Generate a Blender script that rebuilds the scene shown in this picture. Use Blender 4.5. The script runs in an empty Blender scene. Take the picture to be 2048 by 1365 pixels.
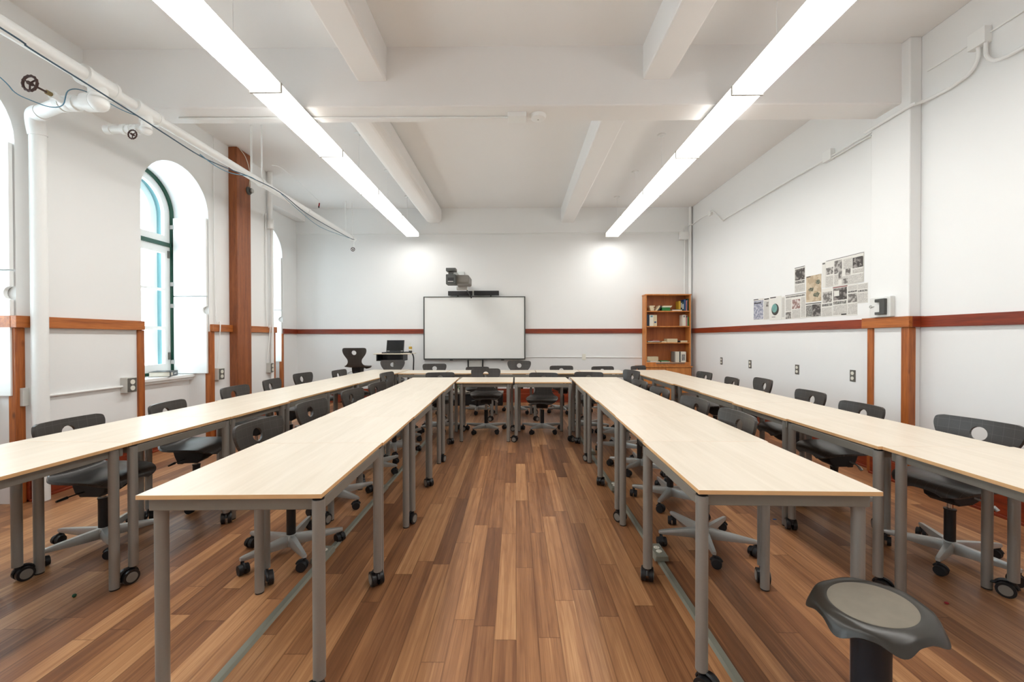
import bpy, bmesh, math, random
from math import sin, cos, pi, radians, sqrt, atan2
from mathutils import Vector, Matrix
random.seed(7)
D = bpy.data
COL = bpy.context.scene.collection
S = bpy.context.scene

# ------------------------------------------------------------------ camera
H = 1.285
YAW, PITCH, ROLL = radians(.52), radians(-.45), radians(.10)
fw = Vector((-sin(YAW)*cos(PITCH), cos(YAW)*cos(PITCH), sin(PITCH)))
r0 = Vector((cos(YAW), sin(YAW), 0)); u0 = r0.cross(fw)
rr = r0*cos(ROLL) - u0*sin(ROLL); uu = u0*cos(ROLL) + r0*sin(ROLL)
cam_d = D.cameras.new('camera'); cam = D.objects.new('camera', cam_d); COL.objects.link(cam)
M = Matrix((rr, uu, -fw)).transposed().to_4x4(); M.translation = Vector((0, 0, H)); cam.matrix_world = M
cam_d.sensor_width = 36; cam_d.lens = 36*830/2048; cam_d.clip_start = .02; cam_d.clip_end = 200
S.camera = cam

# ------------------------------------------------------------------ view / world
S.view_settings.view_transform = 'Standard'; S.view_settings.look = 'None'
S.view_settings.gamma = 1; S.view_settings.use_curve_mapping = False
S.view_settings.exposure = 0.98
S.cycles.use_denoising = True
S.cycles.max_bounces = 10; S.cycles.diffuse_bounces = 6; S.cycles.glossy_bounces = 4
S.cycles.sample_clamp_indirect = 8
W = D.worlds.new('sky'); S.world = W; W.use_nodes = True
bg = W.node_tree.nodes['Background']; bg.inputs[0].default_value = (.80, .91, 1, 1); bg.inputs[1].default_value = 6.0
LIGHT_STRENGTH = 8.2

# ------------------------------------------------------------------ materials
def new_mat(name):
    m = D.materials.new(name); m.use_nodes = True
    nt = m.node_tree; b = nt.nodes['Principled BSDF']
    return m, nt, b
def lin(c):
    return tuple(((v/255)/12.92 if v/255 <= .04045 else ((v/255+.055)/1.055)**2.4) for v in c) + (1,)
def plain(name, col, rough=.5, metal=0, noise=.04, scale=12, bump=0, spec=.5, emit=None):
    """Principled with a faint procedural mottling so no surface is dead flat."""
    m, nt, b = new_mat(name)
    c = lin(col) if max(col) > 1 else tuple(col)+(1,)
    b.inputs['Roughness'].default_value = rough; b.inputs['Metallic'].default_value = metal
    b.inputs['Specular IOR Level'].default_value = spec
    tc = nt.nodes.new('ShaderNodeTexCoord'); nz = nt.nodes.new('ShaderNodeTexNoise')
    nz.inputs['Scale'].default_value = scale; nz.inputs['Detail'].default_value = 4
    nt.links.new(tc.outputs['Object'], nz.inputs['Vector'])
    mx = nt.nodes.new('ShaderNodeMix'); mx.data_type = 'RGBA'
    mx.inputs[6].default_value = tuple(v*(1-noise) for v in c[:3])+(1,); mx.inputs[7].default_value = tuple(min(1, v*(1+noise)) for v in c[:3])+(1,)
    nt.links.new(nz.outputs['Fac'], mx.inputs[0]); nt.links.new(mx.outputs[2], b.inputs['Base Color'])
    if bump:
        bp = nt.nodes.new('ShaderNodeBump'); bp.inputs['Strength'].default_value = bump; bp.inputs['Distance'].default_value = .002
        nt.links.new(nz.outputs['Fac'], bp.inputs['Height']); nt.links.new(bp.outputs[0], b.inputs['Normal'])
    if emit:
        b.inputs['Emission Color'].default_value = lin(emit[0]); b.inputs['Emission Strength'].default_value = emit[1]
    return m
def wood(name, dark, light, axis=2, scale=1.0, rough=.4, knots=True, ring=9):
    """Streaky grain running along one object axis."""
    m, nt, b = new_mat(name); N = nt.nodes; L = nt.links
    b.inputs['Roughness'].default_value = rough
    tc = N.new('ShaderNodeTexCoord'); mp = N.new('ShaderNodeMapping')
    sc = [14*scale]*3; sc[axis] = .9*scale; mp.inputs['Scale'].default_value = sc
    L.new(tc.outputs['Object'], mp.inputs[0])
    n1 = N.new('ShaderNodeTexNoise'); n1.inputs['Scale'].default_value = 1.6; n1.inputs['Detail'].default_value = 6; n1.inputs['Distortion'].default_value = .6
    n2 = N.new('ShaderNodeTexNoise'); n2.inputs['Scale'].default_value = ring; n2.inputs['Detail'].default_value = 5
    L.new(mp.outputs[0], n1.inputs[0]); L.new(mp.outputs[0], n2.inputs[0])
    ad = N.new('ShaderNodeMath'); ad.operation = 'MULTIPLY_ADD'; ad.inputs[1].default_value = .45
    L.new(n2.outputs['Fac'], ad.inputs[0]); 
    h = N.new('ShaderNodeMath'); h.operation = 'MULTIPLY'; h.inputs[1].default_value = .6; L.new(n1.outputs['Fac'], h.inputs[0]); L.new(h.outputs[0], ad.inputs[2])
    cr = N.new('ShaderNodeValToRGB'); cr.color_ramp.elements[0].position = .36; cr.color_ramp.elements[1].position = .68
    cr.color_ramp.elements[0].color = lin(dark); cr.color_ramp.elements[1].color = lin(light)
    L.new(ad.outputs[0], cr.inputs[0])
    out = cr.outputs[0]
    if knots:
        vo = N.new('ShaderNodeTexVoronoi'); mp2 = N.new('ShaderNodeMapping'); s2 = [9, 9, 9]; s2[axis] = 4.2; mp2.inputs['Scale'].default_value = s2
        L.new(tc.outputs['Object'], mp2.inputs[0]); L.new(mp2.outputs[0], vo.inputs[0]); vo.inputs['Scale'].default_value = 1
        kr = N.new('ShaderNodeValToRGB'); kr.color_ramp.elements[0].position = .05; kr.color_ramp.elements[0].color = (.25, .2, .2, 1); kr.color_ramp.elements[1].position = .16
        kr.color_ramp.elements[1].color = (1, 1, 1, 1); L.new(vo.outputs['Distance'], kr.inputs[0])
        mu = N.new('ShaderNodeMix'); mu.data_type = 'RGBA'; mu.blend_type = 'MULTIPLY'; mu.inputs[0].default_value = .8
        L.new(out, mu.inputs[6]); L.new(kr.outputs[0], mu.inputs[7]); out = mu.outputs[2]
    L.new(out, b.inputs['Base Color'])
    bp = N.new('ShaderNodeBump'); bp.inputs['Strength'].default_value = .12; bp.inputs['Distance'].default_value = .001
    L.new(ad.outputs[0], bp.inputs['Height']); L.new(bp.outputs[0], b.inputs['Normal'])
    return m
def floor_mat():
    m, nt, b = new_mat('strip_floor'); N = nt.nodes; L = nt.links
    SW, SL = .0945, .955
    tc = N.new('ShaderNodeTexCoord'); sx = N.new('ShaderNodeSeparateXYZ'); L.new(tc.outputs['Object'], sx.inputs[0])
    def mth(op, a, bb=None, c=None):
        n = N.new('ShaderNodeMath'); n.operation = op
        for i, v in enumerate((a, bb, c)):
            if v is None: continue
            if isinstance(v, (int, float)): n.inputs[i].default_value = v
            else: L.new(v, n.inputs[i])
        return n.outputs[0]
    u = mth('DIVIDE', sx.outputs[0], SW); row = mth('FLOOR', u); fu = mth('FRACT', u)
    wn = N.new('ShaderNodeTexWhiteNoise'); wn.noise_dimensions = '1D'; L.new(row, wn.inputs['W'])
    v = mth('ADD', mth('DIVIDE', sx.outputs[1], SL), wn.outputs['Value']); col = mth('FLOOR', v); fv = mth('FRACT', v)
    cb = N.new('ShaderNodeCombineXYZ'); L.new(row, cb.inputs[0]); L.new(col, cb.inputs[1])
    w2 = N.new('ShaderNodeTexWhiteNoise'); w2.noise_dimensions = '2D'; L.new(cb.outputs[0], w2.inputs['Vector'])
    # grain coordinates, shifted per strip
    off = mth('MULTIPLY', w2.outputs['Value'], 37.0)
    gx = mth('ADD', mth('MULTIPLY', sx.outputs[0], 34.0), off); gy = mth('ADD', mth('MULTIPLY', sx.outputs[1], 1.1), off)
    gc = N.new('ShaderNodeCombineXYZ'); L.new(gx, gc.inputs[0]); L.new(gy, gc.inputs[1])
    g1 = N.new('ShaderNodeTexNoise'); g1.inputs['Scale'].default_value = 1; g1.inputs['Detail'].default_value = 5; g1.inputs['Distortion'].default_value = .55; L.new(gc.outputs[0], g1.inputs[0])
    fx = mth('MULTIPLY', sx.outputs[0], 260.0); fy = mth('ADD', mth('MULTIPLY', sx.outputs[1], 3.0), off)
    fc = N.new('ShaderNodeCombineXYZ'); L.new(fx, fc.inputs[0]); L.new(fy, fc.inputs[1])
    g2 = N.new('ShaderNodeTexNoise'); g2.inputs['Scale'].default_value = 1; g2.inputs['Detail'].default_value = 3; L.new(fc.outputs[0], g2.inputs[0])
    tone = mth('ADD', mth('ADD', .07, mth('MULTIPLY', w2.outputs['Value'], .32)), mth('ADD', mth('MULTIPLY', g1.outputs['Fac'], .55), mth('MULTIPLY', g2.outputs['Fac'], .34)))
    cr = N.new('ShaderNodeValToRGB'); el = cr.color_ramp.elements
    el[0].position = .30; el[0].color = lin((84, 54, 37)); el[1].position = 1.0; el[1].color = lin((204, 158, 113))
    e = el.new(.56); e.color = lin((126, 84, 56)); e = el.new(.76); e.color = lin((164, 116, 78)); L.new(tone, cr.inputs[0])
    # cathedral dark lines
    wv = N.new('ShaderNodeTexWave'); wv.wave_type = 'RINGS'; wv.inputs['Scale'].default_value = .9; wv.inputs['Distortion'].default_value = 7; wv.inputs['Detail'].default_value = 3; wv.inputs['Detail Scale'].default_value = .6
    L.new(gc.outputs[0], wv.inputs[0])
    wr = N.new('ShaderNodeValToRGB'); wr.color_ramp.elements[0].position = .02; wr.color_ramp.elements[0].color = (.62, .55, .5, 1); wr.color_ramp.elements[1].position = .20; wr.color_ramp.elements[1].color = (1, 1, 1, 1)
    L.new(wv.outputs['Fac'], wr.inputs[0])
    mu = N.new('ShaderNodeMix'); mu.data_type = 'RGBA'; mu.blend_type = 'MULTIPLY'; mu.inputs[0].default_value = .16; L.new(cr.outputs[0], mu.inputs[6]); L.new(wr.outputs[0], mu.inputs[7])
    # seams
    eu = mth('MINIMUM', fu, mth('SUBTRACT', 1, fu)); ev = mth('MINIMUM', fv, mth('SUBTRACT', 1, fv))
    seam = mth('MINIMUM', mth('MULTIPLY', eu, SW), mth('MULTIPLY', ev, SL))
    sr = N.new('ShaderNodeValToRGB'); sr.color_ramp.elements[0].position = 0; sr.color_ramp.elements[0].color = (.45, .4, .36, 1); sr.color_ramp.elements[1].position = .0011; sr.color_ramp.elements[1].color = (1, 1, 1, 1); L.new(seam, sr.inputs[0])
    m2 = N.new('ShaderNodeMix'); m2.data_type = 'RGBA'; m2.blend_type = 'MULTIPLY'; m2.inputs[0].default_value = .8; L.new(mu.outputs[2], m2.inputs[6]); L.new(sr.outputs[0], m2.inputs[7])
    L.new(m2.outputs[2], b.inputs['Base Color'])
    b.inputs['Roughness'].default_value = .36; b.inputs['Specular IOR Level'].default_value = .35
    bp = N.new('ShaderNodeBump'); bp.inputs['Strength'].default_value = .08; bp.inputs['Distance'].default_value = .0008; L.new(g2.outputs['Fac'], bp.inputs['Height']); L.new(bp.outputs[0], b.inputs['Normal'])
    return m
def grid_plastic():
    m, nt, b = new_mat('chair_plastic'); N = nt.nodes; L = nt.links
    uv = N.new('ShaderNodeUVMap'); uv.uv_map = 'UVMap'; sx = N.new('ShaderNodeSeparateXYZ'); L.new(uv.outputs[0], sx.inputs[0])
    outs = []
    for i in (0, 1):
        d = N.new('ShaderNodeMath'); d.operation = 'DIVIDE'; d.inputs[1].default_value = .05; L.new(sx.outputs[i], d.inputs[0])
        f = N.new('ShaderNodeMath'); f.operation = 'FRACT'; L.new(d.outputs[0], f.inputs[0])
        s = N.new('ShaderNodeMath'); s.operation = 'LESS_THAN'; s.inputs[1].default_value = .03; L.new(f.outputs[0], s.inputs[0]); outs.append(s.outputs[0])
    mxx = N.new('ShaderNodeMath'); mxx.operation = 'MAXIMUM'; L.new(outs[0], mxx.inputs[0]); L.new(outs[1], mxx.inputs[1])
    tc = N.new('ShaderNodeTexCoord'); nz = N.new('ShaderNodeTexNoise'); nz.inputs['Scale'].default_value = 240; L.new(tc.outputs['Object'], nz.inputs[0])
    base = N.new('ShaderNodeMix'); base.data_type = 'RGBA'; base.inputs[6].default_value = lin((52, 49, 47)); base.inputs[7].default_value = lin((66, 62, 59)); L.new(nz.outputs['Fac'], base.inputs[0])
    mx = N.new('ShaderNodeMix'); mx.data_type = 'RGBA'; mx.inputs[7].default_value = lin((104, 101, 97)); 
    k = N.new('ShaderNodeMath'); k.operation = 'MULTIPLY'; k.inputs[1].default_value = .55; L.new(mxx.outputs[0], k.inputs[0])
    L.new(k.outputs[0], mx.inputs[0]); L.new(base.outputs[2], mx.inputs[6]); L.new(mx.outputs[2], b.inputs['Base Color'])
    b.inputs['Roughness'].default_value = .35
    bp = N.new('ShaderNodeBump'); bp.inputs['Strength'].default_value = .12; bp.inputs['Distance'].default_value = .0006; L.new(nz.outputs['Fac'], bp.inputs['Height']); L.new(bp.outputs[0], b.inputs['Normal'])
    return m
def glass_mat():
    m = D.materials.new('window_glass'); m.use_nodes = True; nt = m.node_tree; nt.nodes.clear()
    o = nt.nodes.new('ShaderNodeOutputMaterial'); mx = nt.nodes.new('ShaderNodeMixShader'); t = nt.nodes.new('ShaderNodeBsdfTransparent'); g = nt.nodes.new('ShaderNodeBsdfGlossy')
    g.inputs['Roughness'].default_value = .03; t.inputs[0].default_value = (.96, .985, .98, 1)
    fr = nt.nodes.new('ShaderNodeFresnel'); fr.inputs[0].default_value = 1.35
    ge = nt.nodes.new('ShaderNodeNewGeometry'); sb = nt.nodes.new('ShaderNodeMath'); sb.operation = 'SUBTRACT'; sb.inputs[0].default_value = 1; nt.links.new(ge.outputs['Backfacing'], sb.inputs[1])
    mu = nt.nodes.new('ShaderNodeMath'); mu.operation = 'MULTIPLY'; nt.links.new(fr.outputs[0], mu.inputs[0]); nt.links.new(sb.outputs[0], mu.inputs[1])
    nt.links.new(mu.outputs[0], mx.inputs[0]); nt.links.new(t.outputs[0], mx.inputs[1]); nt.links.new(g.outputs[0], mx.inputs[2]); nt.links.new(mx.outputs[0], o.inputs[0])
    return m
def print_mat(name, paper, ink, sx_, sz_, density=.5, speckle=60, plane=1):
    """lines of small print: rows along z broken up by noise"""
    m, nt, b = new_mat(name); N = nt.nodes; L = nt.links
    b.inputs['Roughness'].default_value = .85
    tc = N.new('ShaderNodeTexCoord'); mp = N.new('ShaderNodeMapping'); mp.inputs['Scale'].default_value = (sx_, sx_, sz_); L.new(tc.outputs['Object'], mp.inputs[0])
    nz = N.new('ShaderNodeTexNoise'); nz.inputs['Scale'].default_value = 1; nz.inputs['Detail'].default_value = 2; L.new(mp.outputs[0], nz.inputs[0])
    cr = N.new('ShaderNodeValToRGB'); cr.color_ramp.elements[0].position = density-.06; cr.color_ramp.elements[1].position = density+.06
    cr.color_ramp.elements[0].color = lin(ink); cr.color_ramp.elements[1].color = lin(paper); L.new(nz.outputs['Fac'], cr.inputs[0]); L.new(cr.outputs[0], b.inputs['Base Color'])
    return m

MT = {}
MT['wall'] = plain('white_wall_paint', (.825, .83, .825), .55, noise=.015, scale=2.2, bump=.05)
MT['ceil'] = plain('white_ceiling_paint', (.85, .84, .83), .7, noise=.02, scale=1.3)
MT['gloss_white'] = plain('white_gloss_paint', (.85, .86, .85), .3, noise=.012, scale=8, bump=.08)
MT['floor'] = floor_mat()
MT['top'] = wood('maple_laminate', (219, 207, 188), (230, 219, 202), axis=1, scale=.7, rough=.32, knots=False, ring=6)
MT['edge'] = plain('tan_edge_band', (222, 178, 128), .45, noise=.06, scale=30)
MT['steel'] = plain('silver_powder_coat', (148, 146, 141), .34, metal=.35, noise=.05, scale=160)
MT['rail'] = plain('silver_rail', (136, 132, 124), .48, metal=.3, noise=.04, scale=90)
MT['alu'] = plain('cast_aluminium', (182, 184, 182), .33, metal=.6, noise=.05, scale=50)
MT['black'] = plain('black_plastic', (20, 21, 24), .38, noise=.15, scale=60)
MT['blacksoft'] = plain('black_rubber', (17, 18, 22), .6, noise=.15, scale=60)
MT['hub'] = plain('grey_wheel_hub', (128, 124, 118), .5, noise=.05)
MT['chrome'] = plain('chrome', (200, 200, 200), .15, metal=1, noise=.02)
MT['shell'] = grid_plastic()
MT['oak_rail'] = wood('orange_pine', (140, 74, 30), (190, 112, 50), axis=1, rough=.38)
MT['oak_railx'] = wood('orange_pine_across', (140, 74, 30), (190, 112, 50), axis=0, rough=.38)
MT['pine_post'] = wood('orange_pine_upright', (130, 66, 28), (182, 104, 46), axis=2, rough=.4)
MT['red_rail'] = wood('red_mahogany_stain', (104, 34, 18), (150, 62, 30), axis=1, rough=.35, knots=False)
MT['red_railx'] = wood('red_mahogany_stain_across', (104, 34, 18), (150, 62, 30), axis=0, rough=.35, knots=False)
MT['post'] = wood('brown_fir_post', (112, 58, 28), (158, 90, 46), axis=2, rough=.45, knots=False, ring=14)
MT['shelf'] = wood('orange_oak_veneer', (176, 104, 44), (214, 142, 74), axis=2, rough=.4, knots=False)
MT['shelfback'] = wood('shelf_back_board', (140, 72, 28), (176, 100, 44), axis=2, rough=.5, knots=False, scale=.5)
MT['green'] = plain('dark_green_paint', (22, 74, 58), .35)
MT['teal'] = plain('faded_teal_paint', (104, 148, 154), .5)
MT['lamp'] = plain('luminous_diffuser', (250, 250, 245), .6, emit=((255, 254, 250), LIGHT_STRENGTH))
MT['lamp_side'] = plain('luminous_diffuser_side', (250, 250, 245), .6, emit=((255, 254, 250), 2.0))
MT['gasket'] = plain('grey_joint_strip', (176, 174, 168), .5)
MT['glass'] = glass_mat()
MT['board'] = plain('whiteboard_enamel', (238, 239, 237), .16, noise=.01)
MT['frame_dark'] = plain('charcoal_frame', (72, 74, 72), .4)
MT['screen'] = plain('dark_lcd_screen', (24, 27, 29), .18)
MT['iron'] = plain('rusty_iron', (66, 44, 40), .7, noise=.3, scale=40)
MT['brass'] = plain('tarnished_brass', (140, 122, 84), .45, metal=.5)
MT['blue_cable'] = plain('blue_cable_sheath', (84, 128, 150), .5)
MT['dark_cable'] = plain('dark_cable_sheath', (52, 76, 92), .5)
MT['greyplate'] = plain('grey_steel_plate', (112, 110, 104), .4, metal=.4)
MT['boxgrey'] = plain('pale_grey_box', (196, 194, 188), .5)
MT['ivory'] = plain('ivory_plastic', (226, 224, 212), .4)
MT['paper'] = plain('newsprint', (222, 220, 214), .85, noise=.03, scale=20)
MT['raceway'] = plain('grey_green_aluminium', (150, 152, 140), .38, metal=.45)
MT['stool_pad'] = plain('grey_felt_pad', (128, 120, 107), .8, noise=.14, scale=22, bump=.3)
MT['stool_rim'] = plain('stool_rim_plastic', (50, 47, 42), .30, noise=.08, scale=40)
MT['stool_col'] = plain('stool_column_plastic', (18, 26, 36), .5, noise=.1, scale=20)
MT['book_white'] = plain('off_white_cover', (218, 212, 198), .6)
MT['book_cream'] = plain('cream_cover', (208, 192, 158), .6)
MT['book_green'] = plain('green_cover', (38, 118, 56), .5)
MT['book_blue'] = plain('blue_cover', (30, 66, 112), .5)
MT['book_navy'] = plain('navy_cover', (18, 34, 52), .5)
MT['book_yellow'] = plain('yellow_cover', (190, 150, 40), .5)
MT['book_teal'] = plain('dark_teal_cover', (20, 60, 58), .5)
MT['book_pink'] = plain('dusty_pink_cover', (170, 110, 110), .6)
MT['print'] = print_mat('small_print', (214, 211, 205), (172, 169, 165), 110, 420, .5)
MT['headline'] = print_mat('headline_print', (205, 202, 196), (92, 90, 88), 120, 160, .55)
MT['photo_grey'] = print_mat('grey_press_photo', (184, 180, 175), (112, 108, 105), 26, 30, .5)
MT['photo_dark'] = print_mat('dark_press_photo', (150, 144, 140), (76, 72, 70), 22, 26, .55)
MT['photo_blue'] = print_mat('blue_grey_press_photo', (190, 190, 200), (136, 138, 156), 30, 34, .5)
MT['photo_red'] = print_mat('reddish_press_photo', (206, 196, 192), (146, 116, 110), 28, 30, .5)
MT['sand'] = print_mat('sandy_map_print', (202, 186, 162), (180, 160, 134), 14, 16, .5)
MT['blob'] = print_mat('green_black_patch', (134, 134, 116), (78, 82, 72), 60, 60, .5)
MT['globe'] = plain('teal_globe_print', (112, 158, 152), .8, noise=.3, scale=14)
MT['globe_dark'] = plain('dark_globe_print', (68, 66, 62), .8, noise=.3, scale=14)
MT['ink'] = plain('black_ink', (38, 37, 38), .8)
MT['inkgrey'] = plain('grey_ink', (112, 110, 108), .8)
MT['rubred'] = plain('red_paper_scrap', (150, 24, 40), .6)
MT['rubgreen'] = plain('green_paper_scrap', (24, 82, 58), .6)
MT['rubblue'] = plain('blue_paper_scrap', (60, 110, 180), .6)
MT['clear'] = plain('translucent_cover', (222, 223, 220), .25)
MT['redbook'] = plain('dark_red_panel', (120, 34, 28), .5)

# ------------------------------------------------------------------ mesh helpers
class MB:
    def __init__(s): s.v = []; s.f = []; s.m = []
    def add(s, vs, fs, mi=0):
        o = len(s.v); s.v += [tuple(p) for p in vs]; s.f += [tuple(i+o for i in f) for f in fs]; s.m += [mi]*len(fs)
    def box(s, x0, x1, y0, y1, z0, z1, mi=0, rot=None, piv=None):
        x0, x1 = sorted((x0, x1)); y0, y1 = sorted((y0, y1)); z0, z1 = sorted((z0, z1))
        vs = [(x0, y0, z0), (x1, y0, z0), (x1, y1, z0), (x0, y1, z0), (x0, y0, z1), (x1, y0, z1), (x1, y1, z1), (x0, y1, z1)]
        if rot is not None:
            pv = Vector(piv if piv else ((x0+x1)/2, (y0+y1)/2, (z0+z1)/2)); vs = [rot @ (Vector(p)-pv)+pv for p in vs]
        s.add(vs, [(0, 3, 2, 1), (4, 5, 6, 7), (0, 1, 5, 4), (1, 2, 6, 5), (2, 3, 7, 6), (3, 0, 4, 7)], mi); return s
    def cyl(s, p0, p1, r0, r1=None, n=20, mi=0, cap_mi=None):
        r1 = r0 if r1 is None else r1; p0 = Vector(p0); p1 = Vector(p1); d = (p1-p0).normalized()
        a = Vector((0, 0, 1)) if abs(d.z) < .9 else Vector((1, 0, 0)); e1 = d.cross(a).normalized(); e2 = d.cross(e1)
        vs = []
        for p, r in ((p0, r0), (p1, r1)):
            for i in range(n):
                t = 2*pi*i/n; vs.append(p+e1*cos(t)*r+e2*sin(t)*r)
        s.add(vs, [(i, i+n, (i+1) % n+n, (i+1) % n) for i in range(n)], mi)
        s.add(vs[:n], [tuple(range(n))], mi); s.add(vs[n:], [tuple(range(n-1, -1, -1))], mi if cap_mi is None else cap_mi); return s
    def tube(s, pts, r, n=10, mi=0, closed=False):
        pts = [Vector(p) for p in pts]; k = len(pts); vs = []
        prev = None
        for i, p in enumerate(pts):
            a = pts[(i-1) % k] if (i or closed) else p; b = pts[(i+1) % k] if (i < k-1 or closed) else p
            d = (b-a).normalized()
            if prev is None:
                q = Vector((0, 0, 1)) if abs(d.z) < .9 else Vector((1, 0, 0)); e1 = d.cross(q).normalized()
            else: e1 = (prev-d*prev.dot(d)).normalized()
            prev = e1; e2 = d.cross(e1); rad = r[i] if isinstance(r, (list, tuple)) else r
            for j in range(n):
                t = 2*pi*j/n; vs.append(p+e1*cos(t)*rad+e2*sin(t)*rad)
        fs = []
        for i in range(k if closed else k-1):
            o = i*n; q = ((i+1) % k)*n
            for j in range(n): fs.append((o+j, o+(j+1) % n, q+(j+1) % n, q+j))
        if not closed: fs += [tuple(range(n-1, -1, -1)), tuple(range((k-1)*n, k*n))]
        s.add(vs, fs, mi); return s
    def lathe(s, prof, c=(0, 0, 0), n=32, mi=0, axis=None):
        """prof: (r, z) list; axis: optional rotation matrix"""
        vs = []; c = Vector(c)
        for r, z in prof:
            for j in range(n):
                t = 2*pi*j/n; p = Vector((r*cos(t), r*sin(t), z))
                if axis is not None: p = axis @ p
                vs.append(p+c)
        fs = []
        for i in range(len(prof)-1):
            for j in range(n): fs.append((i*n+j, i*n+(j+1) % n, (i+1)*n+(j+1) % n, (i+1)*n+j))
        fs += [tuple(range(n-1, -1, -1)), tuple(range((len(prof)-1)*n, len(prof)*n))]
        s.add(vs, fs, mi); return s
    def prism(s, poly, axis, a0, a1, mi=0):
        """poly: 2D points in the plane across the axis (0:x ->(y,z) 1:y->(x,z) 2:z->(x,y))"""
        n = len(poly)
        def P(p, a): return {0: (a, p[0], p[1]), 1: (p[0], a, p[1]), 2: (p[0], p[1], a)}[axis]
        vs = [P(p, a0) for p in poly]+[P(p, a1) for p in poly]
        s.add(vs, [tuple(range(n)), tuple(range(2*n-1, n-1, -1))]+[(i, i+n, (i+1) % n+n, (i+1) % n) for i in range(n)], mi); return s
    def sphere(s, c, r, n=16, mi=0, sc=(1, 1, 1)):
        prof = []
        for i in range(n//2+1):
            t = pi*i/(n//2); prof.append((max(1e-4, r*sin(t)), -r*cos(t)))
        o = len(s.v); s.lathe(prof, (0, 0, 0), n, mi)
        s.v[o:] = [(c[0]+p[0]*sc[0], c[1]+p[1]*sc[1], c[2]+p[2]*sc[2]) for p in s.v[o:]]; return s
    def build(s, name, mats, parent=None, smooth=None, bevel=0, loc=None, kind=None, rot=None, segs=2):
        if not isinstance(mats, (list, tuple)): mats = [mats]
        me = D.meshes.new(name); me.from_pydata(s.v, [], s.f); me.update()
        for m in mats: me.materials.append(m)
        if len(mats) > 1: me.polygons.foreach_set('material_index', s.m)
        bm = bmesh.new(); bm.from_mesh(me); bmesh.ops.recalc_face_normals(bm, faces=bm.faces); bm.to_mesh(me); bm.free()
        if smooth:
            me.polygons.foreach_set('use_smooth', [True]*len(me.polygons)); me.set_sharp_from_angle(angle=radians(smooth))
        o = D.objects.new(name, me); COL.objects.link(o)
        if bevel:
            b = o.modifiers.new('bevel', 'BEVEL'); b.width = bevel; b.segments = segs; b.limit_method = 'ANGLE'; b.angle_limit = radians(40)
        if parent: o.parent = parent
        if loc: o.location = loc
        if rot: o.rotation_euler = rot
        if kind: o['kind'] = kind
        return o
def tag(o, label, cat, group=None, kind=None):
    o['label'] = label; o['category'] = cat
    if group: o['group'] = group
    if kind: o['kind'] = kind
    return o
def empty(name, loc=(0, 0, 0), rz=0):
    o = D.objects.new(name, None); COL.objects.link(o); o.location = loc; o.rotation_euler = (0, 0, rz); o.empty_display_size = .1; return o
def copy_tree(o, parent=None):
    c = o.copy(); COL.objects.link(c)
    if parent: c.parent = parent
    for ch in list(CH.get(o.name, o.children)): copy_tree(ch, c)
    return c
CH = {}
def struct(mb, name, m, **k):
    o = mb.build(name, m, **k); o['kind'] = 'structure'; return o
def smooth_path(pts, per=6):
    """Catmull-Rom through the points"""
    P = [Vector(p) for p in pts]; out = []
    for i in range(len(P)-1):
        p0 = P[max(0, i-1)]; p1 = P[i]; p2 = P[i+1]; p3 = P[min(len(P)-1, i+2)]
        for k in range(per):
            t = k/per; out.append(.5*((2*p1)+(p2-p0)*t+(2*p0-5*p1+4*p2-p3)*t*t+(3*p1-p0-3*p2+p3)*t**3))
    out.append(P[-1]); return out

# ------------------------------------------------------------------ the room
XL, XL2, XR, YB, YR, ZC = -3.86, -4.385, 3.49, 8.28, -2.6, 3.865
YJ = 6.59
struct(MB().box(-5.2, 3.9, YR-.2, YB+.2, -.12, 0), 'floor', MT['floor'])
struct(MB().box(-5.2, 3.9, YR-.2, YB+.2, ZC, ZC+.15), 'ceiling', MT['ceil'])
wb = MB().box(XL2-.5, XR+.3, YB, YB+.2, 0, ZC)
wb.box(XL2, XR, YB-.018, YB, 3.372, ZC)
struct(wb, 'wall_back', MT['wall'])
struct(MB().box(-5.2, 3.9, YR-.2, YR, 0, ZC), 'wall_front', MT['wall'])
PX, PY0, PY1 = 3.39, 3.61, 4.0
wr = MB().box(XR, XR+.2, YR, YB, 0, ZC)
wr.box(PX, XR, PY0, PY1, 0, ZC)
struct(wr, 'wall_right', MT['wall'], bevel=.008)
# left wall with arched niches: (y0, y1) openings
ZS = 2.81
def arch_wall(mb, ya, yb, xf, xb, openings, n=20):
    """solid wall between ya and yb, face xf, back xb, arched openings from the floor up"""
    y = ya
    for (o0, o1) in openings:
        mb.box(xb, xf, y, o0, 0, ZC)
        r = (o1-o0)/2; c = (o0+o1)/2
        pts = [(c-r*cos(pi*i/n), ZS+r*sin(pi*i/n)) for i in range(n+1)]
        for i in range(n):
            (a, za), (b, zb) = pts[i], pts[i+1]
            vs = [(xf, a, za), (xf, b, zb), (xf, b, ZC), (xf, a, ZC), (xb, a, za), (xb, b, zb), (xb, b, ZC), (xb, a, ZC)]
            mb.add(vs, [(0, 1, 2, 3), (7, 6, 5, 4), (0, 4, 5, 1)])
        y = o1
    mb.box(xb, xf, y, yb, 0, ZC)
W_EXTRA_A, W_EXTRA_B = (-1.82, -.876), (.205, 1.149)  # unseen extra windows, added out of frame to bring in daylight
W1, W2, W3 = (2.23, 3.174), (4.247, 5.19), (6.83, 7.77)
lw = MB(); arch_wall(lw, YR, YJ, XL, XL-.54, [W_EXTRA_A, W_EXTRA_B, W1, W2])
arch_wall(lw, YJ, YB, XL2, XL2-.50, [W3])
struct(lw, 'wall_left', MT['wall'])
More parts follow.
